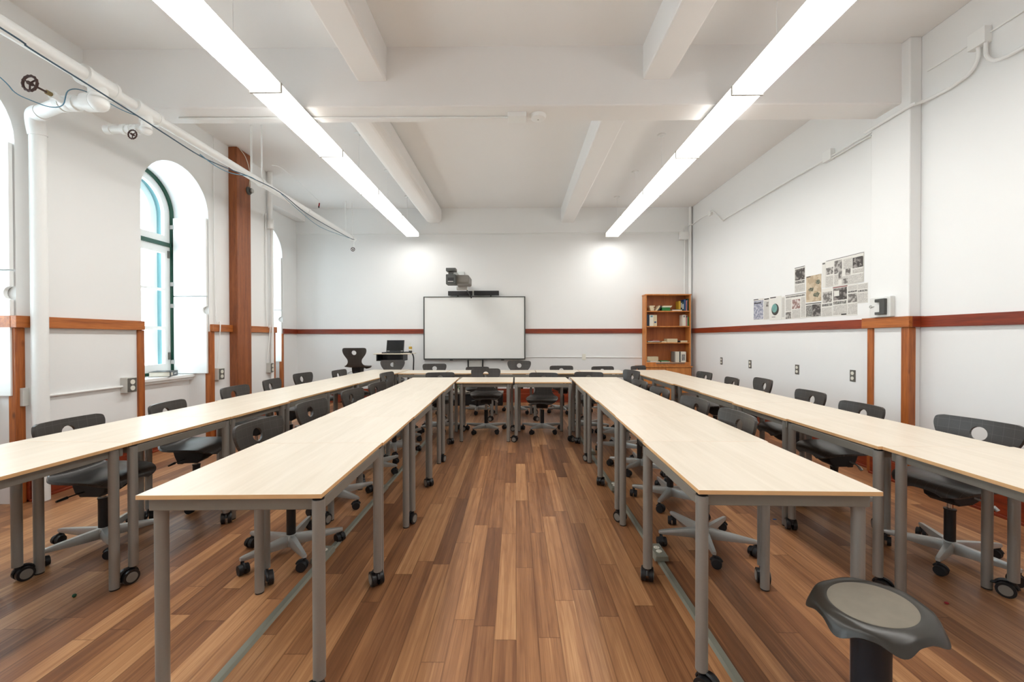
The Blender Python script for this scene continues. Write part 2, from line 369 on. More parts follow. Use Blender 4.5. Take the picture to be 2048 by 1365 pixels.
# infill below each sill, recessed in the niche
for (w, xf, k) in ((W_EXTRA_A, XL, 4), (W_EXTRA_B, XL, 5), (W1, XL, 1), (W2, XL, 2), (W3, XL2, 3)):
    struct(MB().box(xf-.54, xf-.255, w[0], w[1], 0, .80), 'wall_left_panel_%d' % k if False else 'trim_%d' % (20+k), MT['wall'])
# cross beam and long beams
struct(MB().box(XL-.5, XR, 3.69, 3.96, 3.338, ZC+.01), 'trim_1', MT['ceil'], bevel=.012)
struct(MB().box(-1.403, -1.137, YR, 3.70, 3.56, ZC+.01), 'trim_2', MT['ceil'], bevel=.02)
struct(MB().box(1.124, 1.37, YR, 3.70, 3.56, ZC+.01), 'trim_3', MT['ceil'], bevel=.02)
struct(MB().box(-1.78, -1.46, 3.95, YB, 3.56, ZC+.01), 'trim_4', MT['ceil'], bevel=.09, segs=5)
struct(MB().box(.90, 1.16, 3.95, YB, 3.57, ZC+.01), 'trim_5', MT['ceil'], bevel=.02)
struct(MB().box(XL2, -4.20, YJ, YB, 3.607, ZC+.01), 'trim_6', MT['ceil'], bevel=.01)

# ---- chair rails, corner uprights, baseboards
RZ0, RZ1 = 1.37, 1.462
def rail(name, m, x0, x1, y0, y1, **k): return struct(MB().box(x0, x1, y0, y1, RZ0, RZ1), name, m, bevel=.004, **k)
rl = MB()
for (a, b, xf) in ((3.135, 4.235, XL), (5.205, YJ+.01, XL)):
    rl.box(xf, xf+.048, a, b, RZ0, RZ1)
    rl.box(xf-.10, xf, a, a+.04, RZ0, RZ1) if a < 4 else rl.box(xf-.05, xf, a, a+.04, RZ0, RZ1)
struct(rl, 'trim_7', MT['oak_rail'], bevel=.004)
struct(MB().box(XL2, XL2+.03, W3[1]+.0, YB, RZ0, RZ1), 'trim_8', MT['red_rail'], bevel=.003)
rbk = MB(); rbk.box(XL2+.03, -1.83, YB-.028, YB, RZ0, RZ1); rbk.box(.19, XR-.03, YB-.028, YB, RZ0, RZ1)
struct(rbk, 'trim_9', MT['red_railx'], bevel=.003)
rrr = MB(); rrr.box(XR-.03, XR, 4.07, YB, RZ0, RZ1); rrr.box(XR-.03, XR, YR, 3.58, RZ0, RZ1)
struct(rrr, 'trim_10', MT['red_rail'], bevel=.003)
rp = MB(); rp.box(PX-.035, PX, 3.575, 4.06, RZ0, RZ1+.003)
struct(rp, 'trim_11', MT['oak_rail'], bevel=.004)
struct(MB().box(PX, XR, 3.575, 3.61, RZ0, RZ1+.003), 'trim_12', MT['red_railx'], bevel=.004)
up = MB()
for (x0, x1, y0, y1) in ((XL-.04, XL+.02, 3.15, 3.215), (XL-.05, XL+.02, 4.19, 4.262), (XL-.05, XL+.02, 5.185, 5.26), (XL-.05, XL+.02, 6.50, YJ+.015),
                         (XL2-.05, XL2+.015, 7.735, 7.785), (PX-.018, PX+.045, PY0-.018, 3.665), (PX-.018, PX+.03, 3.955, PY1+.015)):
    up.box(x0, x1, y0, y1, 0, RZ0)
struct(up, 'trim_13', MT['pine_post'], bevel=.006)
def baseboard(name, segs, side, xm):
    mb = MB()
    for (f, a, b) in segs:
        if side == 'x':  # runs along y, sgn gives the direction into the room
            x, sg = f
            mb.box(x, x+sg*.022, a, b, 0, .27); mb.box(x, x+sg*.040, a, b, 0, .17); mb.box(x, x+sg*.030, a, b, .17, .185); mb.box(x, x+sg*.055, a, b, 0, .02)
        else:
            y = f
            mb.box(a, b, y-.022, y, 0, .27); mb.box(a, b, y-.040, y, 0, .17); mb.box(a, b, y-.055, y, 0, .02)
    struct(mb, name, xm, bevel=.004)
baseboard('baseboard_left', [((XL, 1), 3.215, 4.19), ((XL, 1), 5.26, 5.80), ((XL, 1), 6.16, 6.5), ((XL, 1), YR, -1.82), ((XL, 1), -.876, .205), ((XL, 1), 1.149, 2.23), ((XL2, 1), 7.785, YB-.04), ((XL-.255, 1), 4.262, 5.185), ((XL-.255, 1), 2.23, 3.15), ((XL2-.255, 1), 6.83, 7.735)], 'x', MT['red_rail'])
baseboard('baseboard_right', [((XR, -1), YR, 3.59), ((XR, -1), 4.02, YB-.04), ((PX, -1), 3.665, 3.955)], 'x', MT['red_rail'])
baseboard('baseboard_back', [(YB, XL2+.04, XR-.04)], 'y', MT['red_railx'])
# timber post against the second pier
pp = MB().box(XL, -3.745, 5.56, 5.85, 0, 3.862); 
struct(pp, 'wood_column', MT['post'], bevel=.006)
D.objects['wood_column'].name = 'trim_14'

# ---- windows
def arc(c, r, n=24): return [(c-r*cos(pi*i/n), ZS+r*sin(pi*i/n)) for i in range(n+1)]
def band(mb, c, r0, r1, x0, x1, zb, mi=0, n=24):
    """arched frame band with straight legs down to zb"""
    o = [(c-r1, zb)]+arc(c, r1, n)+[(c+r1, zb)]; i_ = [(c-r0, zb)]+arc(c, r0, n)+[(c+r0, zb)]
    k = len(o)
    vs = [(x1, *p) for p in o]+[(x1, *p) for p in i_]+[(x0, *p) for p in o]+[(x0, *p) for p in i_]
    fs = []
    for j in range(k-1):
        fs += [(j, j+1, k+j+1, k+j), (2*k+j, 3*k+j, 3*k+j+1, 2*k+j+1), (j, 2*k+j, 2*k+j+1, j+1), (k+j, k+j+1, 3*k+j+1, 3*k+j)]
    fs += [(0, k, 3*k, 2*k), (k-1, 3*k-1, 4*k-1, 2*k-1)]
    mb.add(vs, fs, mi)
def window(num, w, xw, xf):
    c = (w[0]+w[1])/2; r = (w[1]-w[0])/2; zb = .84
    f = MB(); band(f, c, r-.035, r-.001, xw-.03, xw+.045, zb); f.box(xw-.03, xw+.045, w[0], w[1], zb, zb+.035); f.box(xw-.03, xw+.045, w[0], w[1], 2.42, 2.465)
    win = struct(f, 'window_%d' % num, MT['green'], smooth=35)
    s = MB(); band(s, c, r-.115, r-.036, xw-.02, xw+.02, 2.55); s.box(xw-.02, xw+.02, c-r+.036, c+r-.036, 2.466, 2.55)
    s.box(xw-.02, xw+.02, c-r+.036, c-r+.115, .876, 2.42); s.box(xw-.02, xw+.02, c+r-.115, c+r-.036, .876, 2.42)
    s.box(xw-.02, xw+.02, c-.035, c+.035, .876, 2.42)
    for z0, z1 in ((.876, .97), (1.39, 1.43), (1.87, 1.90), (2.33, 2.42)): s.box(xw-.019, xw+.019, c-r+.05, c+r-.05, z0, z1)
    s.build('sash', MT['gloss_white'], win, smooth=35)
    g = MB(); g.box(xw-.003, xw+.003, c-r+.06, c+r-.06, .9, 2.4)
    po = [(c-r+.08, 2.5)]+arc(c, r-.08, 16)+[(c+r-.08, 2.5)]
    g.prism(po, 0, xw-.003, xw+.003); g.build('pane', MT['glass'], win)
    # painted lining between inner window and outer storm window
    t = MB(); band(t, c, r-.06, r-.042, xw-.16, xw-.032, zb); t.build('lining', MT['teal'], win, smooth=35)
    q = MB(); band(q, c, r-.15, r-.061, xw-.16, xw-.12, zb); q.box(xw-.16, xw-.12, c-.03, c+.03, zb, 3.2)
    for z in (1.40, 1.88, 2.44): q.box(xw-.155, xw-.125, c-r+.08, c+r-.08, z, z+.035)
    q.build('storm_sash', MT['gloss_white'], win, smooth=35)
    h = MB()
    for z in (1.02, 2.28): h.box(xw+.018, xw+.034, c+r-.075, c+r-.05, z, z+.09)
    h.cyl((xw+.02, c-r+.09, 1.56), (xw+.05, c-r+.09, 1.56), .022); h.cyl((xw+.02, c-r+.09, 1.16), (xw+.04, c-r+.09, 1.16), .012)
    h.build('hinge_and_knob', MT['greyplate'], win)
    # sill
    sl = MB(); sl.box(xw+.02, xf-.175, w[0]+.002, w[1]-.002, .80, .838); sl.box(xw+.02, xf-.20, w[0]+.002, w[1]-.002, .77, .80)
    sl.build('window_sill', MT['gloss_white'], win, bevel=.006)
    # two stacked shutter leaves lying against the far reveal
    def leaf(ya, yb, xa, xb, zz0, zz1, notch):
        L = MB(); n = 8; pts = [(xa, zz0), (xb, zz0)]
        if notch:
            zc = zz1-.17; pts += [(xb, zc-.05)]+[(xb-.05*sin(pi*i/n), zc-.05*cos(pi*i/n)) for i in range(1, n)]+[(xb, zc+.05)]
        pts += [(xb, zz1), (xa, zz1)]
        L.prism(pts, 1, ya, yb); return L
    far = w[1]
    for z0, z1, nt in ((.845, 1.805, True), (1.815, 2.785, False)):
        o = leaf(far-.036, far-.008, xw+.06, xf-.005, z0, z1, nt).build('shutter_leaf', MT['gloss_white'], win, bevel=.003)
        hb = MB()
        for z in (z0+.12, z1-.14): hb.box(xw+.03, xw+.07, far-.045, far-.036, z, z+.05)
        hb.build('hinge', MT['chrome'], o)
    near = w[0]
    R = Matrix.Rotation(radians(-9), 3, 'Z')
    for z0, z1 in ((1.815, 2.785),):
        L = MB(); L.box(xw+.06, xf-.03, near+.008, near+.034, z0, z1, rot=Matrix.Rotation(radians(-7 if num == 2 else 4), 3, 'Z'), piv=(xw+.06, near+.02, z0))
        L.build('shutter_leaf', MT['gloss_white'], win, bevel=.003)
    return win
window(1, W1, XL-.48, XL); window(2, W2, XL-.48, XL); window(3, W3, XL2-.44, XL2)
window(4, W_EXTRA_B, XL-.48, XL); window(5, W_EXTRA_A, XL-.48, XL)  # added pair outside the view, only lets more sky light into the room

# ------------------------------------------------------------------ pendant light rows
def light_row(xc, label_side, y_end):
    n = 8; seg = 1.166
    for k in range(n):
        y1 = y_end-k*seg; y0 = y1-seg
        if y1 < -.6: break
        root = empty('pendant_light', (xc, (y0+y1)/2, 3.235))
        place = ['nearest the whiteboard', 'second from the whiteboard', 'third from the whiteboard', 'fourth from the whiteboard', 'fifth from the whiteboard', 'sixth from the whiteboard', 'last before overhead', 'overhead'][k]
        tag(root, 'long glowing white pendant light box in the %s row, %s' % (label_side, place), 'pendant light', 'linear pendant lights in two rows')
        df = MB().box(-.117, .117, -seg/2+.004, seg/2-.004, 0, .062).build('diffuser', [MT['lamp'], MT['lamp_side']], root)
        for p_ in df.data.polygons: p_.material_index = 0 if p_.normal.z < -.5 else 1
        MB().box(-.110, .110, -seg/2+.004, seg/2-.004, .0625, .074).build('housing_lid', MT['gloss_white'], root)
        MB().box(-.125, .125, seg/2-.010, seg/2+.010, -.011, .068).build('joint_strip', MT['gasket'], root)
        yy = -seg/2+.82-.03+ .0
        wz = .29 if abs((y0+y1)/2+yy-3.83) < .14 else ZC-3.235
        w = MB(); w.cyl((0, yy, .074), (0, yy, wz-.02), .0022, n=6); w.build('suspension_wire', MT['gloss_white'], root)
        cp = MB(); cp.lathe([(.052, 0), (.052, -.006), (.046, -.014), (.02, -.018), (.012, -.03), (.005, -.034)], (0, yy, wz-.0005), 24); cp.build('ceiling_canopy', MT['gloss_white'], root, smooth=40)
light_row(-1.972, 'window-side', 7.94)
light_row(1.857, 'bookcase-side', 8.02)

# ------------------------------------------------------------------ desk prototype
def caster(mb, x, y, ang, z=0):
    """twin-wheel desk castor: black hood with grey hub discs; contact trails the stem"""
    ca, sa = cos(ang), sin(ang)
    def T(px, py): return (x+ca*px-sa*py, y+sa*px+ca*py)
    cx_, cy_ = T(.022, 0)
    for s_ in (-1, 1):
        a = T(.022, s_*.008); b = T(.022, s_*.030)
        mb.cyl((a[0], a[1], .0365), (b[0], b[1], .0365), .0365, n=24)
        c = T(.022, s_*.0305); d = T(.022, s_*.0335)
        mb.cyl((c[0], c[1], .0365), (d[0], d[1], .0365), .025, n=24, mi=1)
    # hood
    h0 = T(.022, -.034); h1 = T(.022, .034)
    n = 14; pts = []
    mb.tube([(T(.022-.040*cos(pi*i/n), 0)[0], T(.022-.040*cos(pi*i/n), 0)[1], .0365+.042*sin(pi*i/n)) for i in range(1, n)], .0075, n=6)
    # brake tab
    p0 = T(.060, 0); p1 = T(.080, 0)
    mb.cyl((p0[0], p0[1], .052), (p1[0], p1[1], .046), .008, .005, n=8)
    mb.cyl((x, y, .05), (x, y, .085), .012, n=14)
TW, TL = .64, .70
def make_desk():
    root = empty('school_desk')
    t = MB(); t.box(-TW/2, TW/2, -TL/2, TL/2, .7245, .740, 0)
    o = t.build('tabletop', [MT['top'], MT['edge']], root, bevel=.0008)
    for p in o.data.polygons:
        if abs(p.normal.z) < .5: p.material_index = 1
    hx = TW/2
    r = MB().box(hx-.022, hx-.004, -.325, .325, .676, .718); r.build('side_rail', MT['rail'], root, bevel=.003)
    r = MB().box(-hx+.045, -hx+.063, -.285, .285, .676, .718); r.build('side_rail', MT['rail'], root, bevel=.003)
    for s in (-1, 1):
        MB().box(-hx+.025, hx-.03, s*.318-.009, s*.318+.009, .676, .718).build('end_rail', MT['rail'], root, bevel=.003)
    b = MB()
    for x, y in ((hx-.05, .3), (hx-.05, -.3), (-hx+.06, .28), (-hx+.06, -.28)): b.cyl((x, y, .716), (x, y, .7245), .012, n=10)
    b.build('spacer', MT['black'], root)
    for s in (-1, 1):  # legs on castors
        l = MB(); l.cyl((hx-.0185, s*.331, .082), (hx-.0185, s*.331, .716), .0215, n=28)
        lo = l.build('leg', MT['steel'], root, smooth=40)
        MB().cyl((hx-.0185, s*.331, .716), (hx-.0185, s*.331, .7195), .0195, n=24).build('leg_cap', MT['black'], lo)
        c = MB(); caster(c, hx-.0185, s*.331, random.choice((2.2, 4.4, 3.7)))
        c.build('castor', [MT['black'], MT['hub']], lo, smooth=40)
    for s in (-1, 1):  # legs on glides
        l = MB(); l.cyl((-hx+.040, s*.291, .007), (-hx+.040, s*.291, .716), .0215, n=28)
        lo = l.build('leg', MT['steel'], root, smooth=40)
        MB().cyl((-hx+.040, s*.291, 0), (-hx+.040, s*.291, .0075), .0205, n=24).build('glide', MT['black'], lo)
    return root
desk0 = make_desk(); bpy.context.view_layer.update()
for o in list(D.objects):
    if o.children: CH[o.name] = list(o.children)
first = [True]
def place_desk(x, y, rz, label, group, pitch=.7):
    o = desk0 if first[0] else copy_tree(desk0); first[0] = False
    o.location = (x, y, 0); o.rotation_euler = (0, 0, rz); o.scale = (1, (pitch-.001)/.70, 1)
    tag(o, label, 'desk', group); return o
ORD = ['nearest the camera', 'second from the camera', 'third from the camera', 'fourth from the camera', 'fifth from the camera', 'sixth from the camera', 'seventh from the camera', 'eighth from the camera']
def desk_column(xn, yn, xf, n, side, name, pitch, flip0, jog=()):
    """row of desks running away from (xn, yn) [centre of the near desk] leaning to xf; flush castor side alternates"""
    for k in range(n):
        x = xn+(xf-xn)*k/max(1, n-1)+(jog[k] if k < len(jog) else 0); y = yn+k*pitch
        ang = -atan2((xf-xn), (n-1)*pitch)
        castor_to_plus = (k+flip0) % 2 == 0
        place_desk(x, y, ang if castor_to_plus else ang+pi, 'pale maple desk on grey legs, %s in the %s' % (ORD[k], name), 'desks of the '+name, pitch)
# inner U
desk_column(-.998, 1.785, -1.087, 6, 0, 'inner window-side row', .712, 0, (-.010, -.003, .0, -.008, .0, .0))
desk_column(.980, 1.828, 1.060, 6, 0, 'inner bookcase-side row', .709, 1, (0, .008, .012, .0, -.006, 0))
for i, (x, nm) in enumerate(((-.385, 'left'), (.335, 'right'))):
    place_desk(x, 5.405, pi/2 if i == 0 else -pi/2, 'pale maple desk closing the inner rows, %s of the two' % nm, 'desks closing the inner rows')
# outer U
desk_column(-2.345, 1.812, -2.15, 8, 0, 'outer window-side row', .706, 1, (0, 0, .006, -.02, -.01, 0, 0, 0))
desk_column(2.12, 1.725, 2.175, 8, 0, 'outer bookcase-side row', .702, 0, (.02, .0, -.012, .01, .03, 0, -.01, 0))
for i in range(5):
    x = -1.46+i*.712
    place_desk(x, 6.675, -pi/2 if i % 2 == 0 else pi/2, 'pale maple desk in the back row, %s from the window side' % ['first', 'second', 'third', 'fourth', 'fifth'][i], 'desks of the back row')

# ------------------------------------------------------------------ chair prototype
def interp(tab, t):
    for i in range(len(tab)-1):
        if t <= tab[i+1][0]:
            a, b = tab[i], tab[i+1]; k = (t-a[0])/(b[0]-a[0]) if b[0] > a[0] else 0
            return [a[j]+(b[j]-a[j])*k for j in range(1, len(a))]
    return list(tab[-1][1:])
def shell_mesh():
    # centre line (forward y, up z, half width), seat front -> top of back
    P = [(.196, .405, .090), (.192, .420, .145), (.172, .438, .180), (.13, .450, .203), (.07, .450, .214), (0, .444, .217), (-.07, .438, .213), (-.12, .437, .200), (-.152, .444, .176),
         (-.172, .464, .148), (-.182, .500, .126), (-.188, .54, .120), (-.196, .585, .132), (-.206, .625, .158), (-.214, .665, .186), (-.221, .700, .201), (-.227, .735, .208), (-.231, .765, .204), (-.2325, .778, .193), (-.233, .785, .168)]
    C = [Vector(p) for p in P]; C = smooth_path([tuple(c) for c in C], 4)
    arc_ = [0]
    for i in range(1, len(C)): arc_.append(arc_[-1]+sqrt((C[i][0]-C[i-1][0])**2+(C[i][1]-C[i-1][1])**2))
    nc = 28; vs = []; uv = []
    hole_c = None
    for i, c in enumerate(C):
        y, z, w = c; a = C[max(0, i-1)]; b = C[min(len(C)-1, i+1)]
        ty, tz = b[0]-a[0], b[1]-a[1]; l = sqrt(ty*ty+tz*tz); ty /= l; tz /= l
        ny, nz = (-tz, ty)  # points up on the seat / back on the backrest
        if tz > .5: pass
        back = max(0, min(1, (z-.46)/.15)) if y < -.1 else 0
        seat = 1-back
        for j in range(nc+1):
            s = -1+2*j/nc; x = s*w
            # seat: rims drop at front, rise at the rear; back: wings wrap forward
            lift = 0
            if y > .05: lift = -.018*abs(s)**3*seat*min(1, (y-.05)/.12)
            else: lift = .020*abs(s)**2.5*seat*min(1, (.05-y)/.18)
            dz_ = lift; dy_ = back*.030*(abs(x)/.2)**2
            vs.append(Vector((x, y+dy_, z+dz_))); uv.append((x, arc_[i]))
    zc_arc = None
    for i, c in enumerate(C):
        if c[1] > .694 and zc_arc is None: zc_arc = arc_[i]
    R = .041; rm = set(); n = nc+1
    def dist(k): return sqrt(uv[k][0]**2+(uv[k][1]-zc_arc)**2)
    fs = []
    for i in range(len(C)-1):
        for j in range(nc): fs.append((i*n+j, i*n+j+1, (i+1)*n+j+1, (i+1)*n+j))
    keep = [f for f in fs if not all(dist(k) < R*1.08 for k in f)]
    # push rim verts of the hole on to the circle
    used = set(k for f in keep for k in f); gone = set(k for f in fs if f not in keep for k in f)
    def surf(xx, aa):
        i = max(0, min(len(C)-2, next((q for q in range(len(C)-1) if arc_[q+1] >= aa), len(C)-2)))
        t = (aa-arc_[i])/(arc_[i+1]-arc_[i]); c = C[i]*(1-t)+C[i+1]*t
        return Vector((xx, c[0]+.030*(abs(xx)/.2)**2, c[1]))
    for k in used & gone:
        d = dist(k); ux, ua = uv[k][0]/d, (uv[k][1]-zc_arc)/d
        uv[k] = (ux*R, zc_arc+ua*R); vs[k] = surf(*uv[k])
    me = D.meshes.new('seat_shell'); me.from_pydata([tuple(v) for v in vs], [], keep); me.update()
    ul = me.uv_layers.new(name='UVMap')
    for lp in me.loops: ul.data[lp.index].uv = (uv[lp.vertex_index][0]+.012, uv[lp.vertex_index][1])
    bm = bmesh.new(); bm.from_mesh(me)
    bmesh.ops.delete(bm, geom=[v for v in bm.verts if not v.link_faces], context='VERTS')
    bmesh.ops.recalc_face_normals(bm, faces=bm.faces); bm.to_mesh(me); bm.free()
    me.materials.append(MT['shell']); me.polygons.foreach_set('use_smooth', [True]*len(me.polygons))
    o = D.objects.new('seat_shell', me); COL.objects.link(o)
    m = o.modifiers.new('thickness', 'SOLIDIFY'); m.thickness = .015; m.offset = 0
    b = o.modifiers.new('bevel', 'BEVEL'); b.width = .004; b.segments = 3; b.limit_method = 'ANGLE'; b.angle_limit = radians(50)
    return o
def make_base(root, lift=0):
    st = MB(); st.lathe([(.020, .034), (.034, .042), (.036, .085), (.030, .106), (.026, .108)], (0, 0, 0), 24)
    for k in range(5):
        a = 2*pi*k/5; ca, sa = cos(a), sin(a)
        secs = [(.015, .022, .040, .104), (.09, .021, .048, .102), (.20, .017, .062, .098), (.272, .0135, .070, .094), (.288, .010, .074, .091)]
        vs = []
        for (r, hw, z0, z1) in secs:
            for (q, z) in ((-hw*.75, z0), (hw*.75, z0), (hw, z0+(z1-z0)*.5), (hw*.6, z1), (-hw*.6, z1), (-hw, z0+(z1-z0)*.5)): vs.append((r*ca-q*sa, r*sa+q*ca, z))
        fs = []
        for i in range(len(secs)-1):
            for j in range(6): fs.append((i*6+j, i*6+(j+1) % 6, (i+1)*6+(j+1) % 6, (i+1)*6+j))
        fs += [(5, 4, 3, 2, 1, 0), tuple(range((len(secs)-1)*6, len(secs)*6))]
        st.add(vs, fs)
    base = st.build('star_base', MT['alu'], root, smooth=40)
    for k in range(5):
        a = 2*pi*k/5; x, y = .276*cos(a), .276*sin(a); an = [2.1, .6, 4.0, 5.2, 2.9][k]
        c = MB(); ca, sa = cos(an), sin(an)
        def T(px, py, z): return (x+ca*px-sa*py, y+sa*px+ca*py, z)
        for s_ in (-1, 1): c.cyl(T(.012, s_*.006, .029), T(.012, s_*.026, .029), .029, .026, n=20)
        nn = 10
        c.tube([T(.012-.031*cos(pi*i/nn), 0, .029+.032*sin(pi*i/nn)) for i in range(1, nn)], .0065, n=6)
        c.cyl((x, y, .045), (x, y, .073), .009, n=12)
        c.build('castor', MT['blacksoft'], base, smooth=40)
    return base
def make_chair(lift=0.0):
    root = empty('swivel_chair')
    sh = shell_mesh(); sh.parent = root; sh.location.z = lift
    col = MB(); col.cyl((0, 0, .100), (0, 0, .285), .0255, n=24); col.cyl((0, 0, .285), (0, 0, .292), .028, n=24)
    col.build('gas_spring_sleeve', MT['black'], root, smooth=40)
    MB().cyl((0, 0, .29), (0, 0, .37+lift), .0135, n=18).build('gas_spring_rod', MT['chrome'], root, smooth=40)
    mc = MB()
    pts = [(-.115, .375), (-.10, .335), (-.05, .318), (.045, .318), (.085, .345), (.10, .40), (.10, .437), (-.13, .43)]
    mc.prism(pts, 0, -.075, .075)
    mc.box(-.03, .03, -.125, -.08, .30, .36)
    mc.build('seat_mechanism', MT['blacksoft'], root, bevel=.008, loc=(0, 0, lift))
    lv = MB(); lv.tube([(.07, -.04, .352), (.12, -.055, .350), (.165, -.065, .345)], [.004, .004, .004], n=8); lv.cyl((.15, -.062, .347), (.20, -.075, .340), .009, .007, n=10)
    lv.build('height_lever', MT['black'], root, smooth=40, loc=(0, 0, lift))
    l2 = MB(); l2.tube([(-.07, -.06, .36), (-.12, -.07, .352), (-.15, -.072, .335)], .006, n=8); l2.cyl((-.145, -.072, .34), (-.165, -.076, .322), .011, .010, n=12)
    l2.build('tilt_knob', MT['alu'], root, smooth=40, loc=(0, 0, lift))
    return root, make_base(root)
proto = {}
def get_chair(lift):
    lift = round(lift, 3)
    if lift not in proto:
        r, b = make_chair(lift); bpy.context.view_layer.update()
        for o in [r]+list(r.children_recursive):
            if o.children: CH[o.name] = list(o.children)
        proto[lift] = r; return r
    return copy_tree(proto[lift])
def chair(x, y, face, label, group, lift=0, spin=0):
    """face: heading in degrees the sitter looks to (0 = +x, 90 = +y)"""
    r = get_chair(lift); r.location = (x, y, 0); r.rotation_euler = (0, 0, radians(face-90))
    for c in r.children:
        if c.name.startswith('star_base'): c.rotation_euler = (0, 0, radians(spin-(face-90)))
    tag(r, label, 'chair', group); return r
DG = 'dark grey swivel chair '
gi, gj, go, gp, gb, gc = 'chairs tucked along the inner window-side desks', 'chairs tucked along the inner bookcase-side desks', 'chairs along the windows', 'chairs along the newspaper wall', 'chairs behind the back row of desks', 'chairs behind the desks closing the inner rows'
# inner window side (sitters look to +x)
NTH = ['nearest the camera', 'second from the camera', 'third from the camera', 'fourth from the camera', 'fifth from the camera', 'sixth from the camera', 'seventh from the camera']
def chairs(rows, where, group, names=NTH):
    for (x, y, f, l, s), nm in zip(rows, names): chair(x, y, f, DG+where+', '+nm, group, l, s)
chairs(((-1.355, 2.479, -5.6, 0, 24), (-1.42, 3.254, -5.7, 0, 38), (-1.389, 3.994, -7.2, 0, 50), (-1.376, 4.669, -7.6, -.01, 2), (-1.443, 5.25, -6, .06, 48)), 'at the inner window-side desks', gi)
chairs(((1.172, 2.586, 181, .035, 40), (1.216, 3.278, 186, .02, 18), (1.207, 4.052, 186, .005, 86), (1.206, 4.705, 187, .01, 30), (1.323, 5.411, 194, .07, -1)), 'at the inner bookcase-side desks', gj)
chairs(((-2.664, 1.74, 6, 0, 72), (-2.582, 2.565, 0, 0, 35), (-2.524, 3.248, 8, 0, 14), (-2.516, 3.993, 1, .035, 60), (-2.591, 4.739, 5.7, .03, 20), (-2.729, 5.655, -7, .02, 40), (-2.429, 6.137, -5, .025, 47)), 'along the windows', go,
       ['cut by the picture edge']+NTH[1:])
chairs(((2.511, 2.417, 191.7, .015, -1), (2.447, 3.206, 180, -.01, 42), (2.513, 3.854, 178, .005, 55), (2.521, 4.613, 174, .045, 10), (2.528, 5.28, 174, -.01, 52), (2.527, 6.01, 184, 0, 20)), 'along the newspaper wall', gp)
chairs(((-1.066, 5.786, -82, 0, 5), (-.411, 5.719, -85, .06, 20), (.364, 5.718, -99, 0, 18), (1.016, 5.835, -102, 0, 50)), 'behind the inner cross desks', gc, ['first from the window side', 'second from the window side', 'third from the window side', 'fourth from the window side'])
chairs(((-2.143, 7.143, -78, .11, 30), (-1.419, 7.155, -83, .04, 8), (-.666, 7.156, -86, -.015, 52), (.053, 7.164, -92, .09, 14), (.812, 7.183, -90, 0, 60), (1.575, 7.169, -80, -.01, 35), (2.27, 7.131, -52, .005, 12)), 'behind the back desks', gb,
       ['below the laptop', 'below the near corner of the whiteboard', 'below the middle of the whiteboard', 'tall, below the far corner of the whiteboard', 'below the wall outlet', 'between wall outlet and bookcase', 'turned, by the bookcase'])
chair(-2.86, 7.50, 93, 'tall raised swivel chair seen from behind, standing alone by the back wall', 'raised chair', .325, 15)

# ------------------------------------------------------------------ wobble stool
st = empty('wobble_stool', (1.085, 1.272, 0)); tag(st, 'black wobble stool with round grey pad and scalloped rim in the foreground', 'stool')
tilt = Matrix.Rotation(radians(-6), 3, 'Y')
sc_ = MB(); sc_.lathe([(.120, 0), (.150, .004), (.158, .02), (.150, .04), (.085, .07), (.056, .11), (.049, .20), (.049, .32), (.051, .40), (.054, .45)], (0, 0, 0), 40)
sc_.build('column', MT['stool_col'], st, smooth=40)
rim = MB(); n = 120; prof = []
rings = [(.118, .0), (.126, .004), (.134, .004), (.148, .0), (.160, -.008), (.169, -.020), (.175, -.036), (.180, -.050), (.176, -.054), (.160, -.040), (.13, -.025), (.05, -.03)]
vs = []
for k, (r, z) in enumerate(rings):
    z *= .62
    wgt = max(0, min(1, (r-.150)/.03)) if k <= 8 else (.6 if k == 9 else 0)
    for j in range(n):
        t = 2*pi*j/n; lobe = (0.5+0.5*cos(7*t+.6))**1.6
        r = r if False else r; q_ = .90; rr_ = r*q_+wgt*(-.008+.014*lobe); zz = z-wgt*(.022*lobe-.010)
        vs.append(tilt @ Vector((rr_*cos(t), rr_*sin(t), zz)) + Vector((0, 0, .47)))
fs = [(k*n+j, k*n+(j+1) % n, (k+1)*n+(j+1) % n, (k+1)*n+j) for k in range(len(rings)-1) for j in range(n)]+[tuple(range((len(rings)-1)*n, len(rings)*n))]
rim.add(vs, fs); rim.build('seat_rim', MT['stool_rim'], st, smooth=50)
pad = MB(); pad.lathe([(.109, -.006), (.1085, .001), (.104, .0035), (.0001, .0045)], (0, 0, .47), 64, axis=tilt); pad.build('seat_pad', MT['stool_pad'], st, smooth=40)

# ------------------------------------------------------------------ floor raceways and power boxes
def raceway(x, y0, y1, label, boxes, side):
    r = MB(); r.prism([(-.021, 0), (.021, 0), (.013, .013), (-.013, .013)], 1, y0, y1); o = r.build('floor_raceway', MT['raceway'], loc=(x, 0, 0)); tag(o, label, 'cable raceway')
    for k, (by, nm) in enumerate(boxes):
        e = empty('floor_outlet_box', (x, by, .0)); tag(e, 'grey floor box with twin white sockets under the inner %s desks, %s' % (side, nm), 'power outlet', 'floor outlets under the %s desks' % side)
        b = MB(); b.prism([(-.042, .0135), (.042, .0135), (.034, .045), (-.034, .045)], 1, -.075, .075); b.build('housing', MT['raceway'], e, bevel=.004)
        s_ = MB()
        for yy in (-.022, .022): s_.cyl((0, yy, .045), (0, yy, .048), .0165, n=20)
        so = s_.build('socket', MT['ivory'], e)
        q = MB()
        for yy in (-.022, .022):
            for xx in (-.005, .005): q.box(xx-.001, xx+.001, yy-.004, yy+.005, .048, .0485)
        q.build('slot', MT['black'], so)
raceway(-1.120, YR+.1, 5.5, 'grey metal cable raceway on the floor under the inner window-side desks', ((2.386, 'nearest the camera'), (3.42, 'second'), (4.45, 'farthest')), 'window-side')
